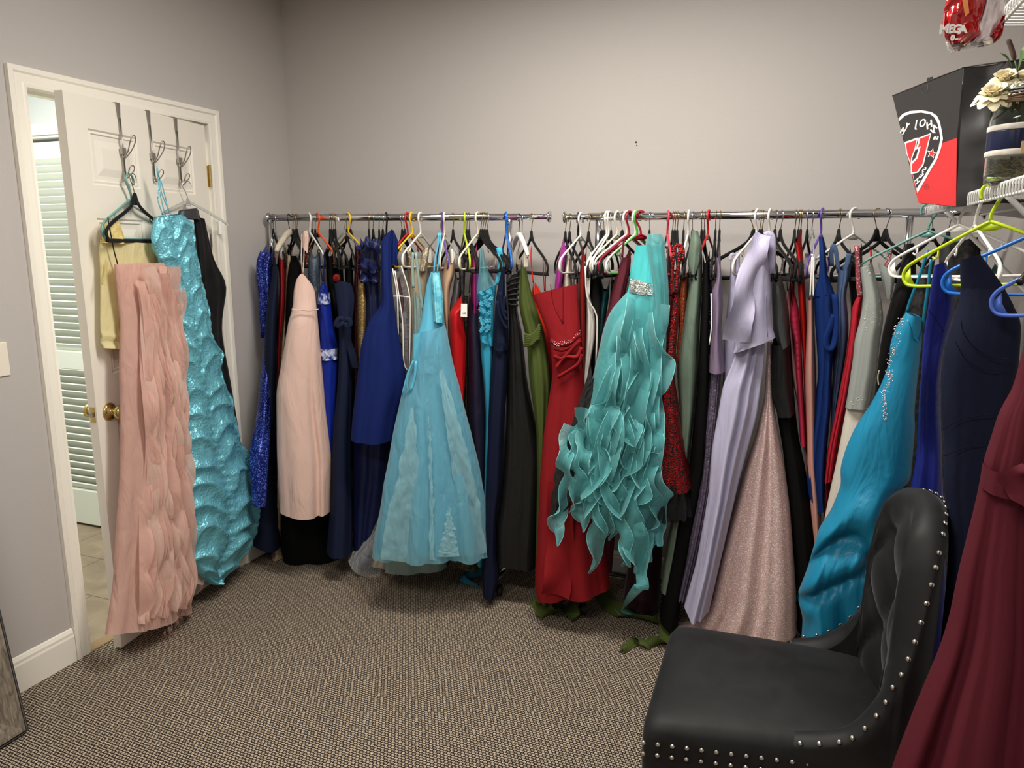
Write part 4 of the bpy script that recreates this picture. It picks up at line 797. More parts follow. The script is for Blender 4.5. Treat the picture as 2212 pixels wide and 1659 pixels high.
G('brocade', 'black and metallic red rose brocade gown with black tulle petticoat', 2, -.44, BRO, '1449,633 1447,650 1440,705 1437,762 1435,808 1422,856 1407,949 1386,1028', '1462,630 1471,648 1464,716 1459,773 1457,819 1475,931 1496,1046', ('v', 1454, 84), 'rose brocade gown', b=[(0, .05), (1, .13)], bt=.9, amp=[(0, .003), (1, .018)], fr=4, nv=50, nu=64, hem=.01, droop=0, dip=.02, body='dress_body',
  parts=[('petticoat', TUL, '1402,1010 1392,1060 1388,1090', '1488,1025 1494,1075 1497,1104', dict(b=.125, bt=1, amp=.03, fr=12, edge=.05, nv=20)), ('petticoat', TUL, '1405,1010 1398,1070 1396,1100', '1484,1025 1488,1085 1489,1112', dict(b=.11, bt=1, amp=.03, fr=10, nv=20, off=-.01))],
  straps=[('strap', BRO, '1456,545 1452,580 1450,610 1449,640', .014, .03), ('strap', BRO, '1470,535 1466,570 1462,600 1461,636', .014, .03), ('shoulder', BRO, '1452,545 1460,532 1470,530 1476,542 1474,565', .012, .03)])
for i, (u, w) in enumerate(((1459, 'second'), (1464, 'third'))): hang(2, u, 'velvet', 'gold', 'black velvet hanger, %s of the bunch right of the coral hanger' % w, 86-4*i)
G('rust', 'rust orange pleated metallic gown between brocade and sage', 2, -.32, f('shiny', (176, 84, 50)), '1481,560 1468,605 1463,640 1466,700 1461,765 1457,779', '1489,572 1487,640 1479,720 1468,770 1462,781', ('white', 1488, 96), 'rust orange pleated metallic gown', amp=.014, fr=8)
SG = f('satin', (116, 134, 118))
def sagex(root, plane):
    c, n = plane; m_ = cloth(MB(), '1495,497 1488,540 1486,575 1492,592', '1508,499 1517,530 1514,570 1503,592', (c+n*.06, n), b=.05, bt=.8, nv=18, nu=30, amp=.004); m_.build('cuffed_sleeve', SG, root)
G('sage', 'sage green satin gown with puffed sleeve, long skirt', 2, -.37, SG, '1496,500 1490,531 1488,577 1491,600 1487,625 1479,670 1464,762 1462,808 1470,900 1465,1000 1455,1100 1440,1180 1428,1256', '1506,502 1517,533 1518,567 1516,636 1511,705 1508,808 1499,893 1490,968 1475,1080 1460,1180 1444,1260', ('s', 1497, 96), 'sage green satin gown', fr=2.5, amp=.012, droop=0, nv=44, extra=sagex)
G('black_long', 'long plain black crepe gown reaching the carpet beside sage', 2, -.38, f('matte', (18, 18, 19)), '1519,545 1516,640 1512,720 1508,820 1500,900 1490,1000 1472,1080 1456,1150 1436,1250 1425,1323', '1533,540 1535,640 1532,720 1532,820 1530,900 1525,1000 1505,1100 1482,1230 1465,1346', ('v', 1517, 98), 'long plain black crepe gown', nv=44)
G('black_bead', 'black velvet gown with crystal beads beside the red hanger', 2, -.30, f('sequin', (16, 16, 18), (190, 190, 196)), '1527,535 1525,600 1526,690 1532,760', '1543,532 1540,600 1540,690 1540,760', ('red', 1531, 100), 'black velvet gown with crystal beads')
LV = f('satin', (142, 124, 150)); LVT = f('shiny', (120, 108, 132))
G('mauve_twopiece', 'greyish mauve satin top with shimmering pleated skirt', 2, -.40, LVT, '1534,770 1530,837 1518,950 1507,1062 1482,1174 1457,1277', '1560,770 1557,819 1552,875 1538,1024 1520,1136 1487,1286', ('v', 1547, 92), 'greyish mauve satin two-piece', b=.07, amp=.016, fr=9, sharp=.5, nu=64, nv=44, droop=0, body='pleated_skirt',
  parts=[('satin_top', LV, '1546,533 1549,600 1536,633 1538,660 1539,705 1534,751 1531,801', '1555,531 1558,590 1562,659 1557,716 1562,762 1566,799', dict(off=.03, b=.08, bt=.8, amp=.006, fr=2.5, nv=30, droop=.04))],
  straps=[('zip_edge', PL['white'], '1536,634 1537,670 1537,705 1532,745', .004, .12)])
LAV = f('satin', (196, 192, 222))
G('lavender_back', 'pale lavender gown on a black hanger half behind the lavender top', 2, -.37, LAV, '1578,556 1577,600 1571,660 1564,730 1563,790 1560,850', '1590,556 1596,600 1606,650 1606,730 1600,800 1590,850', ('v', 1629, 140), 'pale lavender gown', b=.05, fr=3, straps=[('strap', LAV, '1578,562 1579,552 1586,548', .012, .03), ('strap', LAV, '1590,562 1594,550 1594,590', .012, .03)])
def lavx(root, plane):
    c, n = plane
    m_ = MB(); ribbon(m_, spline([on_plane(u, v, c+n*o, n) for u, v, o in ((1652, 508, .05), (1642, 530, .075), (1625, 580, .09), (1608, 640, .095), (1596, 690, .09), (1590, 738, .08))], 30), lambda q: .05+.045*q, (1, .3, 0), .35, 1.2, .4, n=8, curl=.02); m_.build('shoulder_drape', LAV, root)
    MB().tube(spline([on_plane(u, v, c+n*.07, n) for u, v in pl('1655,630 1655,680 1658,728')], 8), .0012, 5).build('seam', f('matte', (150, 146, 180)), root)
    MB().tube(spline([on_plane(u, v, c+n*.03, n) for u, v in pl('1652,510 1662,507 1668,520 1667,590')], 12), .012, 8, flat=.3, fdir=n).build('shoulder_strap', LAV, root)
G('lavender', 'lavender satin two-piece with draped one-shoulder top, facing the room', 2, -.53, LAV, '1604,700 1595,745 1580,790 1562,830 1538,968 1531,1062 1505,1211 1478,1309', '1655,700 1652,745 1649,800 1636,893 1595,1043 1565,1174 1532,1317', ('white', 1636, 110), 'lavender satin two-piece', body='skirt', b=[(0, .05), (1, .09)], amp=[(0, .010), (1, .036)], fr=1.5, hem=.004, extra=lavx,
  disp=lambda s, t, q: (-.035*math.exp(-((s-.12)/.13)**2)+.015*math.cos(s*5)) if q > 0 else 0,
  parts=[('draped_top', LAV, '1640,510 1628,545 1607,590 1597,650 1586,735 1590,745 1584,761', '1654,509 1661,560 1664,600 1667,640 1666,680 1668,705 1675,728', dict(off=.02, b=.055, bt=.6, amp=.006, fr=3, nv=34, nu=64))])
GL = f('glitter', (230, 194, 190), (255, 246, 244))
def glx(root, plane):
    m_ = MB(); 
    for cx_, cy_, rx_, ry_, k in ((1500, 1356, 60, 14, 5), (1675, 1384, 32, 12, 3)):
        rows = []
        for i in range(8):
            q = i/7; rows.append([on_z(cx_+rx_*q*math.cos(a)*(1+.12*math.sin(k*a)), cy_+ry_*q*math.sin(a), .034*(1-q)**.7*(1+.4*math.sin(3*a+q*5))+.004) for a in (2*PI*j/36 for j in range(36))])
        m_.grid(rows, closed=True)
    m_.build('pooled_hem', GL, root)
G('glitter', 'blush pink glitter gown pooling on the carpet behind the chair', 2, -.44, GL, '1657,738 1654,800 1651,860 1632,942 1609,1009 1591,1080 1557,1192 1531,1297 1490,1350', '1667,736 1668,800 1669,856 1679,923 1695,1006 1707,1099 1718,1248 1720,1362', ('v', 1643, 76), 'blush pink glitter gown', b=[(0, .05), (.4, .09), (1, .13)], bt=.9, amp=[(0, .006), (1, .024)], fr=4.2, droop=0, extra=glx, body='skirt', disp=lambda s, t, q: -.04*math.exp(-((s-.05)/.09)**2)*sm((t-.1)*3) if q > 0 else 0)
CH = f('satin', (78, 82, 82)); SPK = f('sequin', (30, 32, 34), (150, 155, 160))
G('charcoal', 'charcoal satin gown with tiered peplum over a long black skirt', 2, -.38, f('matte', (20, 20, 21)), '1669,700 1672,800 1678,893 1690,960 1700,1050 1710,1150 1718,1250 1722,1355', '1706,700 1712,800 1718,886 1726,950 1742,1024 1752,1100 1760,1174 1772,1330', ('white', 1664, 106), 'charcoal satin peplum gown', b=.09, amp=.014, nv=44, nu=56, body='long_skirt', droop=0,
  parts=[('bodice', CH, '1668,575 1667,640 1669,700 1678,735 1685,752', '1686,590 1698,636 1703,670 1706,728 1707,738', dict(off=.02, b=.11, bt=.7, amp=.012, fr=5, nv=30, nu=50, droop=.04)), ('peplum', f('satin', (36, 38, 40)), '1668,740 1661,790 1661,850 1672,868 1680,892', '1706,735 1710,800 1716,870 1718,886', dict(off=.015, b=.115, bt=1, amp=.014, fr=4, nv=26, nu=50))])
G('mauve_pink', 'dusty rose crepe gown right of charcoal', 2, -.31, f('matte', (186, 132, 130)), '1700,600 1700,640 1704,700 1708,740 1709,808 1725,880 1735,960 1742,1010', '1708,600 1709,640 1713,700 1718,760 1732,808 1737,880 1742,960 1746,1008', ('v', 1676, 72), 'dusty rose crepe gown')
G('ruby_sequin', 'ruby beaded gown with tulle strap beside dusty rose', 2, -.27, f('sequin', (110, 20, 34), (210, 90, 100)), '1706,545 1706,600 1709,640 1714,760', '1717,550 1717,620 1715,640 1722,760', ('s', 1688, 70), 'ruby beaded gown')
G('coral_pink', 'coral pink gown with ruched bodice', 2, -.37, f('matte', (196, 54, 84)), '1713,631 1705,675 1707,705 1715,730 1719,810 1728,950', '1716,630 1725,664 1730,716 1734,808 1742,950', ('v', 1719, 82), 'coral pink ruched gown', disp=lambda s, t, q: .004*math.sin(t*150)*(1 if .15 < t < .5 else 0), nv=60)
G('scarlet', 'scarlet chiffon gown with narrow straps left of blush jersey', 2, -.33, f('matte', (200, 32, 30)), '1718,498 1721,545 1723,600 1725,650 1730,720 1736,800 1740,950', '1728,496 1735,545 1738,600 1741,660 1743,690 1741,800 1746,950', ('v', 1727, 84), 'scarlet chiffon gown')
G('blush_jersey', 'slim blush pink jersey gown with gathered waist on a clear hanger', 2, -.38, f('matte', (214, 158, 146)), '1745,642 1742,716 1737,808 1740,900 1743,1000 1750,1090 1760,1175', '1758,637 1760,718 1763,810 1764,900 1764,950 1765,1000 1775,1100 1772,1180', ('clear-white', 1756, 86), 'slim blush pink jersey gown', fr=5, sharp=.3, droop=.01, straps=[('strap', PL['white'], '1754,555 1752,600 1750,640', .005, .08), ('strap', PL['white'], '1757,555 1757,600 1757,640', .005, .08)])
def rtw(root, plane):
    c, n = plane; mt = f('matte', (24, 52, 116))
    m_ = MB(); m_.tube(spline([on_plane(u, v, c+n*.08, n) for u, v in pl('1803,635 1806,680 1804,730 1796,752 1786,748 1786,728 1795,705 1803,680')], 26), .012, 10, flat=.6); m_.build('twisted_loop', mt, root)
    cloth(MB(), '1769,511 1770,560 1769,600 1759,627 1759,640', '1780,514 1785,560 1788,595 1796,615 1803,634', (c+n*.01, n), b=.045, bt=.5, amp=.008, fr=3, nv=24, nu=36).build('halter_strap', mt, root)
G('royal_twist', 'royal blue halter gown with twisted bodice on the purple hanger', 2, -.42, f('matte', (24, 52, 116)), '1765,612 1758,627 1760,693 1764,739 1768,810 1763,840 1759,893 1748,949 1742,1024 1748,1084 1770,1100', '1792,612 1805,632 1799,659 1808,705 1801,760 1797,808 1797,860 1794,890 1785,987 1781,1093', ('purple', 1776, 100), 'royal blue twisted halter gown', b=.07, amp=.014, nu=60, nv=44, droop=0, extra=rtw)
SLB = f('matte', (88, 110, 148))
G('slate', 'slate blue chiffon gown with ruched waist and wide straps', 2, -.38, SLB, '1811,580 1806,647 1800,763 1796,865 1792,985', '1840,560 1838,590 1827,632 1834,705 1830,749 1823,792 1806,882 1798,985', ('v', 1814, 70), 'slate blue chiffon gown', b=.06, amp=.012, fr=6, sharp=.3, nu=50, nv=40, droop=0, dip=.02, straps=[('strap', SLB, '1797,575 1796,545 1801,530 1806,545 1812,590', .014, .02), ('strap', SLB, '1834,548 1830,575 1825,610', .018, .02), ])
G('black_velvet_long', 'black velvet gown behind the jewelled halter straps', 2, -.28, f('velvet', (16, 15, 16)), '1836,530 1832,600 1838,655 1836,800', '1862,525 1864,600 1860,660 1856,800', ('v', 1896, 128), 'black velvet gown behind jewelled straps', b=.06)
RC = f('matte', (196, 44, 60)); JW = f('sequin', (186, 90, 100), (245, 225, 230))
G('red_jewel', 'coral red chiffon gown with jewelled halter straps', 2, -.44, RC, '1852,640 1840,662 1835,714 1826,778 1809,869 1788,968 1781,1036', '1864,640 1858,690 1850,760 1836,850 1820,918 1800,1029', ('white', 1846, 128), 'coral red jewelled halter gown', b=.06, amp=.012, fr=5, nu=56, nv=40, droop=0, parts=[('lining', f('matte', (120, 20, 34)), '1786,1000 1784,1050 1779,1118', '1800,1000 1794,1050 1788,1120', dict(b=.03, droop=0))],
  straps=[('jewelled_strap', JW, '1851,530 1853,570 1854,610 1858,642', .016, .02), ('jewelled_strap', JW, '1923,538 1919,560 1913,585', .016, -.1), ('strap', f('matte', (200, 50, 40)), '1881,540 1882,556 1880,575', .006)])
# spare hangers showing between the gowns
for g, u, k, c_, lb, ph in ((1, 640, 'velvet', 'gold', 'black velvet hanger, last of the bunch left of the white hanger', 74), (1, 673, 'velvet', 'silver', 'black velvet hanger just left of the orange hanger', 76), (1, 679.5, 'velvet', 'silver', 'black velvet hanger touching the orange hanger', 80),
      (1, 723.5, 'velvet', 'gold', 'black velvet hanger just left of the round rail sticker', 88), (1, 756, 'velvet', 'gold', 'black velvet hanger just right of the yellow hanger on the left rack', 60), (1, 805, 'velvet', 'silver', 'black velvet hanger among three above the navy ruffles', 78), (1, 826, 'velvet', 'silver', 'black velvet hanger just left of the black plastic hanger on the left rack', 74),
      (1, 868, 'velvet', 'silver', 'black velvet hanger left of the red plastic hanger, farther hook', 106), (1, 873.5, 'velvet', 'silver', 'black velvet hanger touching the red plastic hanger', 104), (1, 960, 'plastic', 'cream', 'cream plastic hanger beside the purple hanger', 96),
      (2, 1334, 'plastic', 'cream', 'cream plastic hanger alone between white hangers and maroon', 118), (2, 1345, 'velvet', 'silver', 'black velvet hanger between cream and maroon hangers', 116), (2, 1354, 'plastic', 'white', 'white plastic hanger just left of the first maroon hanger', 124), (2, 1360, 'plastic', 'maroon', 'maroon plastic hanger left of the green hanger', 122), (2, 1373, 'plastic', 'white', 'white plastic hanger touching the green hanger', 120), (2, 1377, 'plastic', 'green', 'green plastic hanger between white and maroon', 122),
      (2, 1478, 'velvet', 'gold', 'black velvet hanger standing alone left of sage green', 88), (2, 1523, 'velvet', 'silver', 'black velvet hanger just left of the red hanger', 96), (2, 1556, 'velvet', 'gold', 'black velvet hanger right of the greyish mauve top', 92), (2, 1648, 'velvet', 'gold', 'black velvet hanger just left of the lavender white hanger', 74),
      (2, 1732, 'velvet', 'gold', 'black velvet hanger right of the scarlet gown', 88), (2, 1746, 'velvet', 'silver', 'black velvet hanger just left of the clear hanger on the right rack', 98), (2, 1916, 'velvet', 'silver', 'black velvet hanger nearest the right post of the right rack', 52), (2, 2018, 'velvet', 'silver', 'black velvet hanger on the thin rail end under the tote bag', 118), (2, 2052, 'velvet', 'silver', 'black velvet hanger on the thin rail beside the wall', 70)):
    hang(g, u, k, c_, lb, ph)

# ------------------------------------------------------------------ hooks and gowns on the door
def door_s(u, v, o=0.0): return (on_plane(u, v, HG+DN*o, DN)-HG).dot(DD)
hk0 = None; HKS = []
for i, (u, v, lb) in enumerate(((252, 220, 'grey metal over-door double hook holding the pink ruffled gown'), (318, 240, 'grey metal over-door double hook holding the turquoise ruched gown'), (377, 255, 'grey metal over-door double hook nearest the door hinges'))):
    s = door_s(u, v); org = dp(s, 2.032, 0); HKS.append(s)
    if hk0: dup(hk0, org, (0, 0, 0), lb, 'over-door hooks'); continue
    hk0 = empty('over_door_hook', org, lb, 'door hook', 'over-door hooks'); Q = lambda a, o, z: dp(s+a, 2.032+z, o)
    mb = MB(); w = .0095
    for pa in ([(0, .0035), (-.062, .0035)], [(0, .0035), (0, -DT-.004)], [(0, -DT-.004), (-.03, -DT-.004)]):
        (z0, o0), (z1, o1) = pa; a = [Q(-w, o0, z0+.002), Q(w, o0, z0+.002), Q(w*(.5 if z1 < -.05 else 1), o1, z1+.002), Q(-w*(.5 if z1 < -.05 else 1), o1, z1+.002)]
        mb.prism(a, DN if z1 != z0 else V((0, 0, 1)), .0018)
    mb.build('bracket', STEEL, hk0, smooth=False)
    MB().tube([Q(-.0025, .006, -.05), Q(-.0025, .008, -.26)], .002, 8).tube([Q(.0025, .006, -.05), Q(.0025, .008, -.26)], .002, 8).build('wire_stem', STEEL, hk0)
    c = MB(); c.prism([Q(-.010, .002, -.155), Q(.010, .002, -.155), Q(.010, .002, -.178), Q(-.010, .002, -.178)], DN, .011); c.build('collar', STEEL, hk0, smooth=False)
    for nm, z0, r_, h in (('upper_loop', -.19, .05, .075), ('lower_loop', -.262, .034, .042)):
        MB().tube(spline([Q(-.004, .008, z0+.02), Q(-.004, .010, z0), Q(-.007, .5*r_+.008, z0+h*.28), Q(-.013, .85*r_+.008, z0+h*.7), Q(-.007, r_+.008, z0+h), Q(.007, r_+.008, z0+h), Q(.013, .85*r_+.008, z0+h*.7), Q(.007, .5*r_+.008, z0+h*.28), Q(.004, .010, z0), Q(.004, .008, z0+.02)], 44), .0021, 8).build(nm, STEEL, hk0)
def hook_at(i, o=.030, z=-.2645): return dp(HKS[i], 2.032+z, o)+V((0, 0, .0165))
hanger('plastic', 'teal', 'teal plastic hanger holding the pale yellow top on the door', hook_at(0, .024)+V((0, 0, -.004)), DD*.98+DN*.18, 3)
hanger('velvet', 'gold', 'black velvet hanger holding the pink ruffled gown on the door', hook_at(0, .040), DD*.985+DN*.19, 3)
hanger('clear', 'white', 'clear hanger holding the black velvet gown on the door', hook_at(2, .032), DD*.93-DN*.25, 3)
YE = f('chiffon', (250, 240, 186))
def yex(root, plane):
    c, n = plane; m_ = cloth(MB(), '228,480 224,500 222,525', '252,476 262,500 270,528', (c+n*.01, n), b=.02, bt=1, nv=12, nu=30, amp=.003); m_.build('lace_shoulder', f('lace', (240, 222, 150), (206, 180, 110)), root)
    lb = MB(); lb.prism([on_plane(u, v, c+n*.01, n) for u, v in ((290, 525), (310, 525), (311, 536), (291, 535))], n, .0008); lb.build('fabric_label', f('satin', (196, 110, 120)), root, smooth=False)
    MB().tube(spline([on_plane(u, v, c+n*.028, n) for u, v in pl('229,560 226,590 221,610 222,612 230,592 233,562')], 20), .002, 6).build('side_lacing', f('satin', (214, 196, 120)), root)
G('yellow', 'pale yellow chiffon top with lace shoulder hanging on the door', 3, 0, YE, '217,518 214,540 216,570 217,613 217,700 218,722 222,752', '336,528 340,545 338,570 320,640 300,700 285,725 275,755', plane=dplane(.032), b=.018, bt=.9, amp=.006, fr=5, nv=40, nu=56, cat='top', name='sleeveless_top', dip=0, extra=yex, body='blouse', disp=lambda s, t, q: .006*math.sin(max(0, t-.86)*60) if t > .86 else 0, droop=0)
PK = f('chiffon', (236, 192, 178)); PKL = f('chiffon', (238, 204, 190))
def pkx(root, plane):
    c, n = plane; rr = random.Random(11)
    MB().tube(spline([on_plane(u, v, c-n*.015, n) for u, v in pl('233,470 240,510 247,545 254,570')], 10), .003, 6, flat=.4, fdir=n).build('strap', f('satin', (30, 30, 32)), root)
    for k in range(18):
        s = .34+.66*(k+.5)/18; v0 = rr.uniform(568, 640) if k % 3 else rr.uniform(640, 820); ph = rr.uniform(0, 6.3); kk = rr.uniform(1.1, 1.8); pts = []
        vb = 1376-s*70+rr.uniform(-8, 8)
        for i in range(22):
            v = v0+(vb-v0)*i/21; tt = (v-568)/808
            ul = interp([(0, 248), (.15, 262), (.45, 264), (.7, 254), (1, 231)], tt); ur = interp([(0, 362), (.15, 378), (.35, 390), (.6, 393), (.85, 402), (1, 412)], tt)
            pts.append(on_plane(ul+(ur-ul)*s+5*math.sin(kk*2*PI*i/21+ph)+k*.0, v, c+n*(.05+.012*math.sin(kk*2*PI*i/21+ph+1.2)), n))
        m_ = MB(); flounce(m_, spline(pts, 110), DD*-1, n, lambda q: (.022+.014*q)*(1 if q < .93 else max(.1, (1-q)/.07)), .011, kk*3.6, ph, nn=5); m_.build('ruffle', PKL if k % 2 else PK, root)
    # frayed hem threads
    th = MB()
    for k in range(70):
        u = rr.uniform(352, 410); v = 1376-(u-352)*1.15; p = on_plane(u, v-8, c+n*rr.uniform(.02, .06), n); q = p+V((rr.uniform(-.012, .012), rr.uniform(-.012, .012), -rr.uniform(.02, .05))); q.z = max(q.z, .005); th.tube([p, (p+q)/2+V((rr.uniform(-.004, .004), 0, 0)), q], .0006, 3)
    o_ = th.build('frayed_fringe', PKL, root); o_['kind'] = 'stuff'
    tr = MB(); ribbon(tr, spline([on_plane(u, v, c+n*o, n) for u, v, o in ((392, 1000, -.01), (402, 1120, 0), (412, 1220, .01), (436, 1268, .02))], 30), .10, DD*-1, .6, 2, n=6, curl=.02); [setattr(q, 'z', max(q.z, .008)) for q in tr.v]; tr.build('back_ruffle', PK, root)
G('pink_ruffle', 'pale pink strapless chiffon gown with vertical ruffles on the door', 3, 0, PK, '248,571 251,600 254,624 262,697 261,788 264,933 262,1042 254,1150 248,1259 244,1290 231,1371', '363,567 369,642 384,716 382,752 391,861 391,969 394,1114 400,1222 404,1280 408,1318', plane=dplane(.085), b=[(0, .03), (.3, .045), (1, .055)], bt=.9, amp=[(0, .003), (.3, .007), (1, .014)], fr=4, nv=60, nu=80, body='dress_body', extra=pkx, hem=.012,
  disp=lambda s, t, q: -.018*math.exp(-((s+.28)/.06)**2)*sm((t-.2)*2) if q > 0 else 0)
RU = f('shiny', (128, 212, 232))
def ruch(s, t, q):
    x = (s*.9+1)*1.15+.12*math.sin(t*5); fx = x-math.floor(x); cell = math.floor(x)
    sag = 1-(2*fx-1)**2
    n1 = noise.noise(V((cell*7.3+s*1.5, t*16, q*.3)))
    ph = t*104+sag*5.5+cell*2.4+n1*3.2
    w = 1.15-2.3*abs(math.cos(ph*.5))**.75
    grow = .55+.6*sm((t-.15)*1.5)
    seam = -.014*math.exp(-((min(fx, 1-fx))/.045)**2)
    fine = .003*math.sin(t*330+cell)*math.exp(-((min(fx, 1-fx))/.12)**2)
    return (.0100*w*(.25+.75*sag**.6)+seam+fine+.010*noise.noise(V((s*2.2, t*9, 3)))+.005*noise.noise(V((s*7, t*24, 9))))*grow
def rux(root, plane):
    c, n = plane
    for a in ('345,388 341,430 352,465', '346,388 350,420 372,470', '347,388 358,430 364,462', '345,387 338,360 346,420 357,466'):
        MB().tube(spline([on_plane(u, v, c-n*.02, n) for u, v in pl(a)], 14), .0028, 6, flat=.4, fdir=n).build('strap', RU, root)
    fl = MB()
    for k in range(9):
        a0 = k*.9; P = [on_plane(u+2*math.sin(a0), v, c+n*.05, n) for u, v in ((334+k*9.6, 505-8*math.sin(k*.5)), (338+k*8.6, 525-6*math.sin(k*.6)), (342+k*8.2, 545))]; ribbon(fl, spline(P, 12), .022, DD*-1, .8, 1, a0, n=4, curl=.008)
G('turq_ruched', 'turquoise ruched satin gown gathered in swags hanging on the door', 3, 0, RU, '338,470 333,492 330,523 346,563 368,606 373,679 384,745 380,780 392,861 388,920 391,969 386,1010 392,1042 390,1100 396,1150 400,1215 452,1262', '392,462 416,483 419,534 434,617 446,661 450,727 478,763 474,814 494,850 503,897 506,933 532,987 550,1042 554,1114 539,1168 508,1222 470,1262', plane=dplane(.10), b=[(0, .03), (.4, .05), (.85, .075), (1, .03)], bt=.9, amp=.006, fr=4, nv=210, nu=130, body='ruched_body', extra=rux, disp=ruch, edge=.07, droop=0)
BV = f('velvet', (18, 17, 18))
def bvx(root, plane):
    c, n = plane
    MB().tube(spline([on_plane(u, v, c+n*.02, n) for u, v in pl('422,455 430,490 436,540 440,620')], 12), .02, 8, flat=.3, fdir=n).build('strap', BV, root)
    MB().tube(spline([on_plane(u, v, c+n*.0, n) for u, v in pl('455,505 456,535 457,566')], 8), .004, 6, flat=.4, fdir=n).build('strap', f('satin', (70, 66, 68)), root)
    cloth(MB(), '388,456 384,470', '424,450 430,476', (c+n*.02, n), b=.02, bt=1, nv=8, nu=24, amp=.003).build('folded_shoulder', f('satin', (62, 64, 68)), root)
G('black_velvet', 'black velvet gown on the clear hanger at the hinge side of the door', 3, 0, BV, '424,470 430,534 434,620 440,700 450,850 470,1000 480,1150', '436,474 458,566 491,612 477,679 474,716 495,825 513,933 522,1000 530,1150', plane=dplane(.05), b=.025, bt=.9, amp=.008, fr=4, nv=40, nu=50, body='dress_body', extra=bvx, droop=0)
# ------------------------------------------------------------------ wire shelves on the right wall
WIRE = plain('white_coated_wire', (236, 236, 234), .35)
LX = 2.80
def shelf(ya, yb, zf, zb, label, lipn):
    r_ = empty('wire_shelf', V((2.9, (ya+yb)/2, zf)), label, 'shelf', 'white wire wall shelves')
    MB().tube([V((LX, ya, zf)), V((LX, yb, zf))], .0035, 8).build('front_rod', WIRE, r_); MB().tube([V((LX, ya, zf-.026)), V((LX, yb, zf-.026))], .0035, 8).build('front_rod', WIRE, r_)
    MB().tube([V((RX-.012, ya, zb)), V((RX-.012, yb, zb))], .003, 8).build('back_rod', WIRE, r_); MB().tube([V(((LX+RX)/2, ya, (zf+zb)/2-.005)), V(((LX+RX)/2, yb, (zf+zb)/2-.005))], .003, 8).build('middle_rod', WIRE, r_)
    d = MB(); y = ya-.002
    while y > yb:
        d.tube([V((RX-.006, y, zb+.002)), V((LX+.002, y, zf+.003)), V((LX-.003, y, zf-.003)), V((LX-.003, y, zf-.029))], .0019, 5); y -= .0225
    d.build('wire_deck', WIRE, r_)
    for y in (ya-.25, ya-.95, ya-1.6):
        if y > yb: MB().tube([V((LX+.01, y, zf-.02)), V((LX+.02, y, zf-.03)), V((RX-.004, y, zf-.31)), V((RX-.004, y, zf-.33))], .006, 8, flat=.5, fdir=(0, 1, 0)).build('brace', WIRE, r_)
    return r_
shelf(-.46, -2.75, 1.646, 1.600, 'lower white wire shelf holding tote bag and flower jar', 1)
shelf(-1.12, -2.75, 2.012, 1.985, 'upper white wire shelf with the red plastic bag hooked on it', 1)
# tote bag
R0 = on_x(2065, 446, 2.775); L0 = on_y(1984, 438, R0.y+.20); fn = (R0-L0); fn.z = 0; BX = fn.normalized(); BN = V((BX.y, -BX.x, 0)); BN = BN if BN.dot(CAM-R0) > 0 else -BN
def bp(u, v, o=0.0): return on_plane(u, v, R0+BN*o, BN)
BAGK = plain('black_woven_plastic', (27, 26, 28), .42); BAGR = plain('red_woven_plastic', (206, 34, 40), .42); BAGW = plain('white_print', (238, 236, 234), .45)
tb = empty('tote_bag', V((2.8, -1.3, 1.63)), 'black and red sandwich shop tote bag standing on the wire shelf', 'bag')
side = V((.30, -.02, 0)); TR, TL = bp(2082, 145), bp(1928, 207)
def bagside(a0, a1, b0, b1, mat, amp, nx=14, nz=16, sd=0):
    m_ = MB(); rows = []; nrm = (a1-a0).cross(b0-a0).normalized()
    for i in range(nz+1):
        q = i/nz; p0 = a0.lerp(b0, q); p1 = a1.lerp(b1, q); rows.append([p0.lerp(p1, j/nx)+nrm*amp*(noise.noise(V((j/nx*2.2+sd, q*2.6, 1)))+.5*noise.noise(V((j/nx*6+sd, q*5, 4))))*4*(j/nx)*(1-j/nx)*1.3 for j in range(nx+1)])
    return m_.grid(rows)
BR, BLft = R0+side+V((0, 0, .02)), L0+side+V((-.02, .02, .0)); TBR, TBL = TR+side+V((.0, .0, .015)), TL+V((.18, .08, .03))
bagside(R0, BR, TR, TBR, BAGK, .05, sd=3).build('side_gusset', BAGK, tb)
bagside(L0, BLft, TL, TBL, BAGK, .02, sd=9).build('side_gusset', BAGK, tb)
bagside(BLft, BR, TBL, TBR, BAGK, .02, sd=5).build('back_panel', BAGK, tb)
bagside(L0, R0, bp(1961, 335), bp(2067, 298), BAGR, 0).build('front_panel', BAGR, tb)
MB().grid([[bp(1961, 335), bp(2067, 298)], [TL, TR]]).build('front_panel', BAGK, tb, smooth=False)
MB().grid([[L0+V((0, 0, -.001)), R0+V((0, 0, -.001))], [BLft, BR]]).build('base_panel', BAGK, tb, smooth=False)
rm = MB(); rm.tube([TL, TR, TBR, TBL], .0016, 6, closed=True); rm.build('rim_binding', BAGK, tb)
hd = MB(); hd.prism([bp(2003, 178, -.015), bp(2016, 172, -.015), bp(2015, 166, -.015), bp(2004, 168, -.015)], BN, .002); hd.build('handle_stub', BAGK, tb, smooth=False)
tg_ = MB()
for a in ('1990,190 2003,183 2005,196 1993,202', ): tg_.tube([bp(u, v, .0006) for u, v in pl(a)], .0004, 4, closed=True)
tg_.build('stitching', plain('grey_thread', (96, 92, 88), .6), tb)
def pr(s, mat, o, name, par=None): return MB().prism([bp(u, v, o) for u, v in pl(s)], BN, .0003).build(name, mat, par or tb, smooth=False)
em = pr('1941,256 1950,246 1965,240 1990,238 2012,242 2024,250 2030,262 2034,280 2037,300 2033,320 2024,345 2008,372 1992,400 1982,417', BAGW, .0006, 'emblem_outline')
pr('1942,262 1955,250 1970,245 1990,243 2010,247 2019,254 2025,266 2029,284 2031,300 2027,320 2018,344 2002,370 1988,394 1980,407', BAGK, .0012, 'emblem', em)
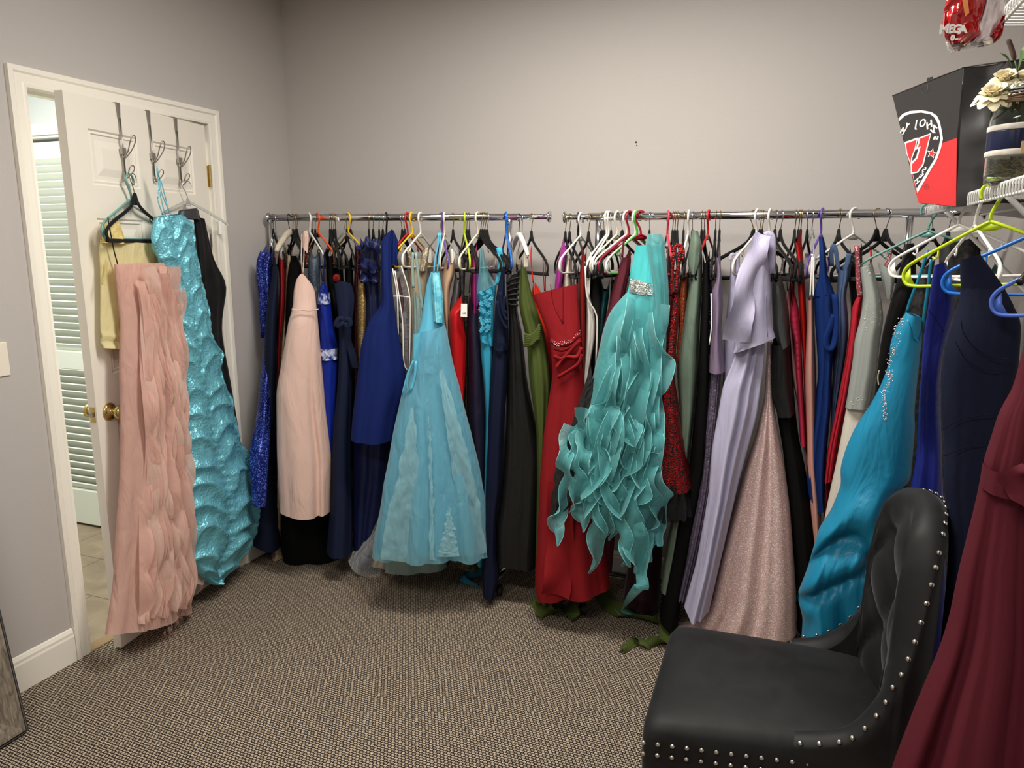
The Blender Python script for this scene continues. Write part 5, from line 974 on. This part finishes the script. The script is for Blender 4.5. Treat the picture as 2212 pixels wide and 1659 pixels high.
pr('1954,307 1983,297 1978,322 1971,341 1970,356 1967,356 1958,330', BAGW, .0018, 'letter_outline', em); pr('1957,310 1980,302 1975,322 1968,341 1967,352 1960,331', BAGR, .0024, 'letter', em)
pr('1984,298 2012,287 2007,307 2001,333 1995,357 1983,373 1968,376 1967,352 1979,340 1984,321 1978,323 1983,308', BAGW, .0018, 'letter_outline', em); pr('1987,300 2009,291 2004,307 1998,332 1992,355 1981,370 1970,372 1970,355 1982,342 1989,316 1983,318 1986,309', BAGR, .0024, 'letter', em)
star = lambda R_, r_: ' '.join('%f,%f' % (2013+(R_ if i % 2 == 0 else r_)*math.sin(i*PI/5+.25), 331.5-(R_ if i % 2 == 0 else r_)*math.cos(i*PI/5+.25)) for i in range(10))
pr(star(11.5, 5), BAGW, .0018, 'star_outline', em); pr(star(9, 3.6), BAGR, .0024, 'star', em)
ux_ = BX if BX.dot(rt) > 0 else -BX; uz_ = V((0, 0, 1))
sxw = ((bp(2040, 300)-bp(2000, 300)).length/40)/((bp(2060, 400)-bp(2060, 300)).length/100)
pxm = (bp(2060, 400)-bp(2060, 300)).length/100
for ch, u, v, rot, sz in (('M', 1950, 284, 42, 17), ('Y', 1959, 273.5, 25, 17), ('J', 1979, 268, 6, 20), ('O', 1993, 266.5, -2, 20), ('H', 2007.5, 270, -14, 20), ('N', 2017.5, 279, -48, 17), ("'", 2023, 288, -62, 15), ('S', 2022.5, 298, -80, 15), ('H', 1981.5, 391, 62, 15), ('E', 1990, 379.5, 55, 14), ('S', 1996, 367, 50, 14)):
    m_ = None
    for d_ in (-.7, 0, .7):
        q = text(ch, bp(u+d_, v, .0021+.00002*d_), ux_, uz_, sz*pxm*1.22, None, None, None, .0004, 0, math.radians(rot), sxw*.74)
        if m_: m_.add(q.v, q.f)
        else: m_ = q
    m_.build('lettering', BAGW, em, smooth=False)
text('R', bp(2001, 403.6, .001), ux_, uz_, 6*pxm, BAGK, 'registered_mark', tb, .0003); MB().tube([bp(2001+5*math.cos(a), 403.6+5.5*math.sin(a), .001) for a in (2*PI*k/16 for k in range(16))], .0003, 4, closed=True).build('registered_mark', BAGK, tb)
# jar of flowers
JC = on_y(2189, 395, -1.38); JC.z = 1.643; JS = 1.15
jar = empty('flower_jar', JC, 'glass mason jar of cream flowers with navy ribbon on the wire shelf', 'vase')
GLS = plain('jar_glass', (238, 244, 240), .03, 0, Transmission_Weight=1.0, IOR=1.3)
prof = [(.0, .002), (.038, 0), (.0455, .006), (.047, .02), (.047, .108), (.044, .125), (.037, .138), (.0345, .143), (.0345, .166), (.032, .168), (.0325, .14), (.042, .124), (.0445, .108), (.0445, .02), (.043, .008), (.0, .006)]
MB().lathe(prof, JC, n=40).build('glass_body', GLS, jar)
th = MB()
for k in range(3): th.lathe([(.0348, -.0016), (.0368, 0), (.0348, .0016)], JC+V((0, 0, .150+k*.005)), n=32)
th.build('thread_ring', plain('dull_tin', (150, 150, 150), .3, .8), jar)
tw = MB()
for k in range(5): tw.tube([JC+V((.0385*math.cos(a), .0385*math.sin(a), .137+k*.003+.002*math.sin(a*2+k))) for a in (2*PI*q/30 for q in range(30))], .0018, 6, closed=True)
tw.build('twine', plain('jute_twine', (112, 88, 66), .85), jar)
MB().lathe([(.0478, .058), (.0482, .06), (.0482, .09), (.0478, .092)], JC, n=40).build('ribbon', f('satin', (22, 30, 64)), jar)
for z in (.050, .092): MB().lathe([(.0482, z), (.0488, z+.001), (.0488, z+.0085), (.0482, z+.0095)], JC, n=40).build('lace_trim', f('lace', (236, 232, 224), (205, 200, 190)), jar)
rr = random.Random(2); ms = MB()
for k in range(70):
    a, r_, z = rr.uniform(0, 6.3), rr.uniform(0, .036), rr.uniform(.010, .045); c = JC+V((r_*math.cos(a), r_*math.sin(a), z)); ms.tube(spline([c+V((rr.uniform(-.012, .012), rr.uniform(-.012, .012), rr.uniform(-.008, .008))) for _ in range(5)], 14), .0008, 4)
o_ = ms.build('dried_moss', plain('pale_moss', (150, 134, 100), .9), jar); o_['kind'] = 'stuff'
STM = plain('flower_stem', (62, 84, 44), .6); LFM = plain('flower_leaf', (70, 104, 52), .5); CRM = plain('cream_petal', (244, 232, 196), .55, 0, Subsurface_Weight=.15)
fh = [(2148, 203, .036, 'gardenia_bloom', -.01), (2172, 172, .034, 'gardenia_bloom', .015), (2190, 196, .03, 'mum_bloom', -.015), (2206, 172, .03, 'gardenia_bloom', .02)]
for k, (u, v, r_, nm, dy) in enumerate(fh):
    c = on_y(u, v, JC.y+dy); r_ *= 1.12
    m_ = MB(); z = (V((0, 0, .75))+(c-JC).normalized()*.4+(CAM-c).normalized()*.7).normalized(); x = z.orthogonal().normalized(); y = z.cross(x)
    layers = ((5, .32, 1.42), (7, .5, 1.2), (8, .7, .92), (9, .88, .6), (9, 1.0, .25)) if nm[0] == 'g' else ((12, .35, 1.3), (16, .6, 1.0), (18, .8, .6), (20, 1, .2))
    for n_, ra, el in layers:
        for q in range(n_):
            a = 2*PI*q/n_+ra*5+rr.uniform(-.12, .12); d = (x*math.cos(a)+y*math.sin(a)); e = el+rr.uniform(-.1, .1); dirv = d*math.cos(e)+z*math.sin(e); sd = z.cross(d).normalized(); wd = r_*(.62 if nm[0] == 'g' else .16)*ra**.5; ln_ = r_*(.55+.5*ra)
            P = [c-z*r_*.35+dirv*ln_*t+z*(.18*r_*(1-(2*t-1)**2)) - (z*.25*r_*t*t if ra > .8 else V()) for t in (0, .3, .6, .85, 1)]
            ribbon(m_, P, lambda t, wd=wd: wd*max(.1, math.sin(PI*min(1, .12+t*.8))), sd, 0, 0, n=4, curl=0)
    m_.build(nm, CRM, jar)
    s_ = MB().tube(spline([c-z*r_*.3, c-z*r_*.8-V((0, 0, .02)), JC+V((.012*math.cos(k*2), .012*math.sin(k*2), .17)), JC+V((.02*math.cos(k*2+2), .02*math.sin(k*2+2), .02))], 16), .0017, 6); s_.build('stem', STM, jar)
ct = on_y(2177, 84, JC.y+.02); cb_ = on_y(2192, 130, JC.y+.01); m_ = MB(); m_.tube(spline([ct, ct.lerp(cb_, .5)+V((.001, 0, 0)), cb_], 12), [.0015]+[.0048]*9+[.004, .002], 8); m_.build('cattail_head', plain('brown_seedhead', (74, 58, 46), .9), jar)
MB().tube(spline([cb_, on_y(2199, 160, JC.y), JC+V((0, 0, .15)), JC+V((.01, .01, .02))], 12), .0015, 6).build('stem', STM, jar)
for (u0, v0, u1, v1, w) in ((2160, 212, 2104, 225, .012), (2170, 215, 2155, 233, .018), (2188, 150, 2160, 114, .006), (2200, 150, 2212, 100, .018), (2150, 310, 2192, 285, .016), (2190, 215, 2165, 222, .02)):
    a, c = on_y(u0, v0, JC.y-.005), on_y(u1, v1, JC.y-.01); m_ = MB(); ribbon(m_, spline([a, a.lerp(c, .5)+V((0, -.004, .006)), c], 12), lambda t, w=w: w*max(.05, math.sin(PI*min(1, .08+t*.92))), V((0, .4, 1)), 0, 0, n=4, curl=0); m_.build('leaf', LFM, jar)
tgm = MB(); tgm.prism([on_y(u, v, JC.y-.06) for u, v in ((2207, 305), (2216, 303), (2216, 327), (2203, 330))], V((0, -1, 0)), .002); tgm.build('paper_tag', plain('kraft_tag', (196, 166, 126), .8), jar, smooth=False)
for q in jar.children:
    if q.name.split('.')[0] in ('glass_body', 'thread_ring', 'twine', 'ribbon', 'lace_trim', 'dried_moss'): q.scale = (JS, JS, JS)
# crumpled red plastic bag high up
RB_ = plain('red_film', (176, 18, 24), .16, 0, Coat_Weight=.6); pb_ = facing(2100, 60, -1.50); c, n = pb_
rbag = empty('hanging_plastic_bag', on_plane(2095, 60, c, n), 'crumpled red and clear plastic bag hanging from the upper wire shelf', 'bag')
crum = lambda sd: (lambda s, t, q: .022*noise.noise(V((s*2.6+sd, t*4, q)))+.010*abs(noise.noise(V((s*6+sd, t*9, q+3)))))
cloth(MB(), '2062,-60 2046,0 2036,35 2034,62 2040,86 2056,101', '2125,-60 2131,0 2122,35 2112,55 2120,75 2082,101', pb_, b=.028, bt=1, nv=40, nu=60, amp=.004, fr=6, disp=crum(1), off=.015, edge=.08).build('red_film', RB_, rbag)
cloth(MB(), '2115,-60 2126,0 2114,35 2106,50 2110,75 2095,95', '2165,-60 2172,0 2168,40 2160,75 2145,95 2125,98', pb_, b=.02, bt=1, nv=30, nu=50, amp=.004, fr=6, disp=crum(5), edge=.08).build('clear_film', plain('milky_film', (222, 214, 216), .2), rbag)
cloth(MB(), '2168,36 2148,62 2138,82', '2171,38 2166,75 2150,91', pb_, b=.014, bt=1, nv=16, nu=30, amp=.003, disp=crum(8), off=.018).build('red_film', RB_, rbag)
MB().tube(spline([on_plane(2095, -50, c, n), on_plane(2100, -90, c, n), V((LX, -1.40, 2.03)), V((LX+.01, -1.42, 1.99))], 14), .006, 6).build('bag_handle', RB_, rbag)
cloth(MB(), '2042,90 2046,104 2048,113', '2135,84 2128,96 2062,108', pb_, b=.012, bt=1, nv=16, nu=40, amp=.004, disp=crum(2), off=.005).build('clear_fringe', CLEAR, rbag)
MB().prism([on_plane(u, v, c+n*.062, n) for u, v in ((2078, -4), (2090, -6), (2094, 28), (2085, 36))], n, .0008).build('orange_stripe', plain('orange_film', (226, 130, 30), .25), rbag, smooth=False)
uxr = V((-n.y, n.x, 0)); uxr = uxr if uxr.dot(rt) > 0 else -uxr
for ch, u, v, sz in (('M', 2040, 63, 21), ('E', 2054.5, 63, 19), ('G', 2068, 63, 19), ('A', 2080, 64, 19), ('0', 2058, 82, 12), ('-', 2067, 83, 12)):
    text(ch, on_plane(u, v, c+n*.066, n), uxr, V((0, 0, 1)), sz*1.2*(on_plane(2060, 90, c, n)-on_plane(2060, 60, c, n)).length/30, BAGW, 'lettering', rbag, .0006, .0010)
# ------------------------------------------------------------------ gowns and hangers on the wire shelf
def lip(y): return V((LX, y, 1.6355))
def sx_(p, deg):
    n_ = CAM-p; n_.z = 0; n_.normalize(); u_ = V((-n_.y, n_.x, 0)); u_ = u_ if u_.dot(rt) > 0 else -u_; a = math.radians(deg); return u_*math.cos(a)+n_*math.sin(a)
for k, c_, p, deg, lb, tl, sc in (('plastic', 'teal', (LX, -.50, 0), 10, 'teal plastic hanger holding the silver embroidered two-piece', -.06, .95), ('plastic', 'white', (LX, -1.0, 0), 30, 'white plastic hanger on the wire shelf holding the bright blue satin gown', -.05, .88), ('plastic', 'white', (2.82, -1.10, 0), 72, 'white plastic hanger turned edge-on between white and lime hangers', 0, .9), ('plastic', 'lime', (LX, -1.335, 0), 27, 'lime green plastic hanger holding the cobalt blue gown', -.07, .9), ('plastic', 'blue', (2.89, -1.42, 0), 10, 'bright blue plastic hanger holding the navy wide strap gown', -.04, .9), ('plastic', 'periwinkle', (2.92, -1.64, -.012), 14, 'periwinkle blue plastic hanger holding the burgundy gown', -.11, .9), ('broad', 'black', (2.95, -1.45, 0), -62, 'glossy black broad hanger behind the navy wide strap gown', 0, 1)):
    p = V((p[0], p[1], 1.6515-.153*(p[0]-LX)+p[2])); hanger(k, c_, lb, p, sx_(p, deg), 4, tl, sc)
SV = f('embroidered', (158, 164, 160), (222, 222, 214)); IV = f('matte', (234, 228, 214))
G('silver', 'silver grey embroidered satin top over a long ivory skirt', 4, -.58, SV, '1858,578 1866,647 1858,690 1846,734 1842,778 1829,865 1826,878', '1884,566 1904,647 1909,690 1901,734 1893,807 1888,827 1879,881', body='embroidered_top', name='two_piece_outfit', b=.045, amp=.006, fr=3, nv=40, nu=60, droop=0,
  parts=[('ivory_skirt', IV, '1832,860 1808,992 1783,1107 1760,1250 1740,1400', '1886,850 1866,914 1840,1029 1830,1150 1830,1400', dict(off=-.02, b=.05, bt=.8, amp=.01, nv=30, fr=4)), ('back_neckline', SV, '1896,567 1904,600 1910,640', '1936,588 1932,610 1925,650', dict(off=-.05, b=.02, bt=1, nv=12))],
  straps=[('ivory_ribbon', IV, '1899,800 1896,815 1898,832', .004, .02)])
G('black_long_velvet', 'black velvet long sleeved gown between silver grey and bright blue', 4, -.40, f('velvet', (14, 14, 15)), '1956,528 1946,574 1931,632 1911,690 1901,749 1891,824 1885,900 1870,1000 1850,1440', '1975,525 1984,568 1975,632 1950,679 1935,734 1920,792 1910,900 1900,1000 1890,1440', b=.06, amp=.01, droop=0)
G('black_sheer', 'black sheer lace gown bunched behind the bright blue straps', 4, -.42, f('lace', (18, 18, 19), (50, 48, 48)), '1985,590 1968,640 1958,690 1955,800 1950,1000 1945,1440', '2020,560 2012,620 2004,690 2010,800 2010,1000 2005,1440 2005,1500', b=.06, amp=.014, fr=6, droop=0)
c, n = facing(2080, 545, -.62); bm = MB(); cloth(bm, '2030,530 2026,550 2030,590 2030,700 2040,1570', '2112,512 2122,530 2116,570 2110,700 2100,1570', (c, n), b=.06, amp=.012, fr=5, nv=54, nu=40, disp=lambda s, t, q: .012*noise.noise(V((s*5, t*12, q))))
tag(bm.build('evening_gown', f('lace', (16, 16, 17), (48, 46, 46)), None, c), 'black ruffled velvet gown shoulders between lime and bright blue hangers', 'gown', GR[4])
BS = f('satin', (34, 140, 180)); BSB = f('sequin', (200, 212, 214), (255, 255, 250))
def bsx(root, plane):
    c, n = plane
    for a in ('2005,540 1985,600 1966,650 1959,674', '2011,560 2006,610 1999,660 1992,712'): MB().tube(spline([on_plane(u, v, c-n*.01, n) for u, v in pl(a)], 12), .0042, 6, flat=.35, fdir=n).build('strap', f('satin', (26, 120, 150)), root)
    MB().grid([[on_plane(u, v, c+n*o, n) for u, v, o in r_] for r_ in (((1960, 674, .02), (1964, 700, .06), (1972, 728, .065), (1984, 740, .05), (1992, 716, .03)), ((1968, 676, -.02), (1976, 680, -.03), (1982, 684, -.03), (1988, 686, -.02), (1993, 690, -.01)))]).build('neckline_lining', f('satin', (20, 110, 150)), root)
    rr_ = random.Random(14); bd = MB(); path = spline([V((u, v, 0)) for u, v in ((1950, 690), (1938, 715), (1936, 740), (1928, 765), (1920, 790), (1922, 815), (1916, 835), (1908, 850), (1912, 870), (1908, 890), (1914, 905))], 60)
    for k in range(230):
        p = path[rr_.randrange(60)]; w = 9-5*(p.y-690)/215; u, v = p.x+rr_.gauss(0, w*.6), p.y+rr_.gauss(0, 4); q = on_plane(u, v, c+n*.072, n); bd.lathe([(.0017, 0), (.0014, .0012), (0, .002)], q, n, 6)
    o_ = bd.build('bead_embroidery', plain('silver_bead', (220, 214, 214), .2, .8), root); o_['kind'] = 'stuff'
def bsd(s, t, q):
    if q < 0: return 0
    a = .030*math.exp(-((t-.42-.08*s*s)/.045)**2)-.030*math.exp(-((t-.475-.08*s*s)/.018)**2)+.024*math.exp(-((t-.53+.05*s)/.035)**2)-.03*math.exp(-((t-.575+.05*s)/.016)**2)
    g_ = sm((t-.57)*8); return a+g_*(.022*math.cos(7*s+3*t)-.02*math.exp(-((s-.1+.5*(t-.8))/.10)**2))+.011*noise.noise(V((s*3.2, t*9, 5)))*sm((t-.3)*3)
G('blue_satin', 'bright blue satin strapless gown with silver beading behind the chair', 4, -1.02, BS, '1958,674 1934,708 1921,749 1923,778 1904,830 1882,872 1848,921 1827,968 1814,1015 1818,1045 1795,1103 1769,1140 1744,1228 1720,1289 1735,1329 1732,1366 1725,1480 1725,1690', '1989,686 1992,717 1990,746 1980,836 1975,890 1977,924 1967,1039 1943,1056 1913,1110 1902,1177 1880,1245 1880,1310 1870,1400 1865,1480 1860,1690', b=[(0, .06), (.4, .07), (1, .085)], bt=.9, amp=[(0, .002), (.4, .008), (.6, .024), (1, .034)], fr=5, nv=110, nu=100, droop=0, extra=bsx, body='dress_body', disp=bsd)
CB = f('matte', (30, 40, 128))
G('cobalt', 'plain cobalt blue satin gown on the lime green hanger', 4, -1.32, f('satin', (28, 38, 124)), '2018,574 2012,603 2006,661 1995,719 1990,807 1984,879 1984,924 1978,1009 1965,1056 1960,1150 1955,1560', '2044,566 2061,632 2066,661 2050,719 2038,749 2032,807 2031,882 2035,960 2037,1076 2041,1120 2045,1560', dpf=[(0, 0), (.2, -.06), (.40, -.20), (1, -.22)], b=[(0, .02), (1, .05)], bt=1, amp=.008, fr=3, nu=60, nv=44, droop=0, straps=[('seam', f('matte', (16, 22, 80)), '2004,668 2022,690 2038,716', .002, .035)])
NW = f('matte', (27, 32, 54))
def nwx(root, plane):
    c, n = plane
    for a in ('2076,690 2082,720 2110,755 2150,775 2190,772', '2062,735 2090,780 2140,800 2185,785', '2036,928 2080,905 2150,893 2172,890', '2040,985 2090,965 2135,955'): MB().tube(spline([on_plane(u, v, c+n*.06, n) for u, v in pl(a)], 14), .0008, 5).build('seam', f('matte', (12, 14, 28)), root)
NWP = [('wide_strap', NW, '2073,563 2074,600 2078,650 2078,680', '2117,549 2142,582 2170,622 2190,660', dict(b=.022, bt=1, amp=.002, off=.004, nv=20, nu=40))]
G('navy_wide', 'navy satin gown with a wide shoulder strap on the bright blue hanger', 4, -1.47, NW, '2074,566 2077,618 2070,661 2052,708 2041,749 2035,807 2031,882 2041,958 2038,1042 2046,1110 2050,1160 2045,1245 2038,1320 2030,1400 2020,1500', '2116,551 2160,609 2189,661 2207,690 2205,734 2200,800 2185,870 2160,941 2150,1009 2150,1160 2155,1312 2160,1400 2160,1500', b=[(0, .02), (.25, .05), (1, .07)], bt=1, amp=[(0, .002), (.3, .006), (1, .016)], fr=3.2, nu=80, nv=60, droop=0, parts=NWP, extra=nwx, body='dress_body')
BU = f('matte', (98, 36, 48))
def bux(root, plane):
    c, n = plane; m_ = cloth(MB(), '2123,996 2116,1042', '2262,1005 2262,1062', (c+n*.008, n), b=.074, bt=1, nv=10, nu=60, amp=.003, fr=9); m_.build('waistband', BU, root)
    m_ = MB(); ribbon(m_, spline([on_plane(u, v, c+n*.1, n) for u, v in ((2180, 1012), (2190, 1030), (2205, 1050), (2225, 1080), (2235, 1130))], 18), .04, (0, .2, 1), .5, 1, n=5, curl=.01); m_.build('sash_tail', BU, root)
G('burgundy', 'burgundy chiffon gown with sash at the right edge, nearest the chair', 4, -1.80, BU, '2228,690 2212,745 2186,847 2160,880 2139,951 2122,999 2117,1039 2105,1093 2071,1228 2051,1329 2030,1397 1982,1510 1937,1626 1925,1660 1900,1760', '2245,690 2258,745 2262,847 2262,951 2260,1039 2285,1228 2310,1397 2340,1626 2360,1760', b=[(0, .03), (.3, .06), (1, .10)], bt=1, amp=[(0, .002), (.33, .010), (1, .038)], fr=6, sharp=.35, nu=100, nv=60, droop=0, extra=bux, body='dress_body')
# ------------------------------------------------------------------ tufted chair
def chairmat():
    mt, t, b = nt('black_chair_velvet'); tc = node(t, 'ShaderNodeTexCoord'); n1 = node(t, 'ShaderNodeTexNoise', Scale=9.0, Detail=5.0, Distortion=1.0); t.links.new(tc.outputs['Object'], n1.inputs['Vector'])
    r = ramp(t, n1.outputs['Fac'], [(.38, lin((9, 9, 11))), (.62, lin((21, 21, 23)))]); t.links.new(r.outputs['Color'], b.inputs['Base Color']); b.inputs['Roughness'].default_value = .62; b.inputs['Sheen Weight'].default_value = .10; b.inputs['Sheen Roughness'].default_value = .3; b.inputs['Specular IOR Level'].default_value = .35
    return mt
CV = chairmat(); NAILM = plain('nickel_nail', (205, 202, 196), .22, 1)
ch = empty('tufted_chair', V((2.45, -1.45, 0)), 'black velvet tufted chair with nickel nailheads in front of the gowns', 'chair')
def bil(a, b_):  # a: front->back, b: near->far
    P = V((2.175, -1.735, 0)).lerp(V((2.70, -1.645, 0)), a); Q_ = V((2.165, -1.245, 0)).lerp(V((2.68, -1.235, 0)), a); return P.lerp(Q_, b_)
def rr_sq(a, b_, r_=.06): # rounded square remap
    return a, b_
st = MB(); N = 30; rows = []
def ring(ins, z, crown=0):
    out = []
    for k in range(4*N):
        e, q = divmod(k, N); q /= N; x, y = ((q, 0), (1, q), (1-q, 1), (0, 1-q))[e]; x, y = x*2-1, y*2-1
        m_ = max(abs(x), abs(y)); L_ = (abs(x)**13+abs(y)**13)**(1/13); x, y = x/L_*(1-ins), y/L_*(1-ins); p = bil((x+1)/2, (y+1)/2); p.z = z+crown*(1-x*x*.9)*(1-y*y*.9); out.append(p)
    return out
for ins, z, cr in ((.06, .335, 0), (.02, .337, 0), (.0, .345, 0), (-.006, .40, 0), (-.004, .45, 0), (.012, .474, .004), (.05, .489, .010), (.12, .494, .018), (.25, .496, .022), (.45, .497, .024), (.65, .497, .025), (.85, .497, .026), (.97, .497, .026)): rows.append(ring(ins, z, cr))
st.grid(rows, closed=True); st.f.append(tuple(range(len(st.v)-4*N, len(st.v)))); st.build('seat', CV, ch)
# shell: plan path from near wing tip around the back to the far wing tip, with the height of its top edge
SH = [((2.490, -1.690), .500), ((2.545, -1.692), .515), ((2.600, -1.690), .540), ((2.645, -1.686), .605), ((2.672, -1.682), .680), ((2.694, -1.672), .755), ((2.712, -1.655), .840), ((2.726, -1.630), .915), ((2.738, -1.595), .965), ((2.752, -1.53), .990), ((2.760, -1.45), .992), ((2.752, -1.37), .985), ((2.735, -1.30), .965), ((2.716, -1.255), .930), ((2.700, -1.232), .885), ((2.686, -1.218), .82), ((2.672, -1.208), .73), ((2.650, -1.200), .63), ((2.610, -1.194), .560), ((2.550, -1.192), .510), ((2.478, -1.195), .488)]
NS = 90; pp_ = spline([V((x, y, h)) for (x, y), h in SH], NS); TH_ = .06; cen = V((2.42, -1.45, 0)); of_ = []
for i in range(NS):
    t_ = pp_[min(i+1, NS-1)]-pp_[max(i-1, 0)]; t_.z = 0; t_.normalize(); a = V((t_.y, -t_.x, 0)); of_.append(a if a.dot(cen-pp_[i]) > 0 else -a)
pp_ = [p+o_*.036 for p, o_ in zip(pp_, of_)]
cen = V((2.42, -1.45, 0)); inn = []; arcl = [0]
for i in range(1, NS): arcl.append(arcl[-1]+((pp_[i]-pp_[i-1]).xy).length)
def nrm(i):
    t_ = (pp_[min(i+1, NS-1)]-pp_[max(i-1, 0)]); t_.z = 0; t_.normalize(); a = V((t_.y, -t_.x, 0)); return a if a.dot(cen-pp_[i]) > 0 else -a
TU, TV = .115, .12; mid = arcl[-1]/2
def tuft(s, z, top):
    a, b_ = (s-mid)/TU, (z-.50)/TV; p, q = (a+b_)/2, (a-b_)/2
    fp, fq = abs(p-round(p)), abs(q-round(q)); 
    ca, cb = (round((a+b_)/2), round((a-b_)/2)); ia, ib = ca+cb, ca-cb; d2 = ((a-ia)*TU)**2+((b_-ib)*TV)**2
    w = sm((top-.045-z)/.06)*sm((s-.16)/.08)*sm((arcl[-1]-.16-s)/.08)
    return w*(.030*(abs(math.sin(PI*p))*abs(math.sin(PI*q)))**.5-.012*math.exp(-d2/.00016)-.010), w
shell = MB(); rows = []; btn = []
for i in range(NS):
    p = pp_[i]; n_ = nrm(i); h = p.z; b0 = V((p.x, p.y, 0)); row = []
    NZ = 26
    for k in range(NZ+1):
        z = .44+(h-.022-.44)*k/NZ; d, w = tuft(arcl[i], z, h); lean = .018*sm((z-.45)/.5)*(1 if .2 < arcl[i]/arcl[-1] < .8 else .3)
        row.append(b0+n_*(TH_*.5+d+.008)-n_*lean*.6+V((0, 0, z)))
    ln_ = n_*.011*(1 if .2 < i/NS < .8 else .3)
    for a in (.35, .8, 1.3, 1.9, 2.5, 2.9): row.append(b0-ln_+n_*(TH_*.5*math.cos(a)+.004)+V((0, 0, h-.022+.024*math.sin(a))))
    for z in (h-.05, (h+.335)/2, .345, .335): row.append(b0-n_*(TH_*.5-.002)-ln_*(1 if z > .5 else .2)+V((0, 0, max(z, .335))))
    row.append(b0+n_*TH_*.3+V((0, 0, .335))); rows.append(row)
shell.grid(rows)
for e in (rows[0], rows[-1]): shell.add(e, [tuple(range(len(e)))])
shell.build('backrest', CV, ch)
for ia in range(-8, 9):
    for ib in range(-4, 8):
        if (ia+ib) % 2: continue
        s, z = mid+ia*TU, .50+ib*TV
        if s < .2 or s > arcl[-1]-.2: continue
        i = min(range(NS), key=lambda k: abs(arcl[k]-s))
        if not (.48 < z < pp_[i].z-.09): continue
        d, w = tuft(s, z, pp_[i].z); n_ = nrm(i); lean = .018*sm((z-.45)/.5); c = V((pp_[i].x, pp_[i].y, 0))+n_*(TH_*.5+d+.009)-n_*lean*.6+V((0, 0, z))
        MB().lathe([(.009, 0), (.008, .003), (.004, .005), (0, .0055)], c, n_, 14).build('button', CV, ch)
nails = MB()
def nail(c, n_): MB().lathe([(.0058, -.001), (.0052, .0018), (.003, .0036), (0, .0042)], c, n_, 10).build('nailhead', NAILM, ch)
last = -1; nl_ = 0
for i in range(NS-1):
    s = (pp_[i]-pp_[0]).length if False else sum((pp_[k+1]-pp_[k]).length for k in range(i))
    if s-last < .026 or i < 1: continue
    last = s; n_ = nrm(i); out = V((0, 0, 0)); p = pp_[i]; tg = (pp_[i+1]-pp_[i-1]).normalized(); upn = (n_.cross(tg)); upn = upn if upn.z > 0 or abs(upn.z) < .2 else -upn
    if upn.z < 0: upn = -upn
    ln_ = n_*.011*(1 if .2 < i/NS < .8 else .3)
    nail(V((p.x, p.y, p.z))-ln_-n_*(TH_*.5*.72)+upn*.0015-V((0, 0, .006)), (upn-n_*.9).normalized())
for row_z in (.455, .428):
    for k in range(17):
        q = bil(.02+k*.058, 0); nail(V((q.x, q.y-.0045, row_z)), V((0.17, -1, 0)).normalized())
LEG = plain('dark_wood', (38, 28, 24), .4)
for a, b_ in ((.06, .07), (.06, .93), (.92, .1), (.92, .9)):
    q = bil(a, b_); MB().lathe([(.013, 0), (.014, .01), (.022, .25), (.024, .34)], V((q.x, q.y, 0)), n=4).build('leg', LEG, ch, smooth=False)
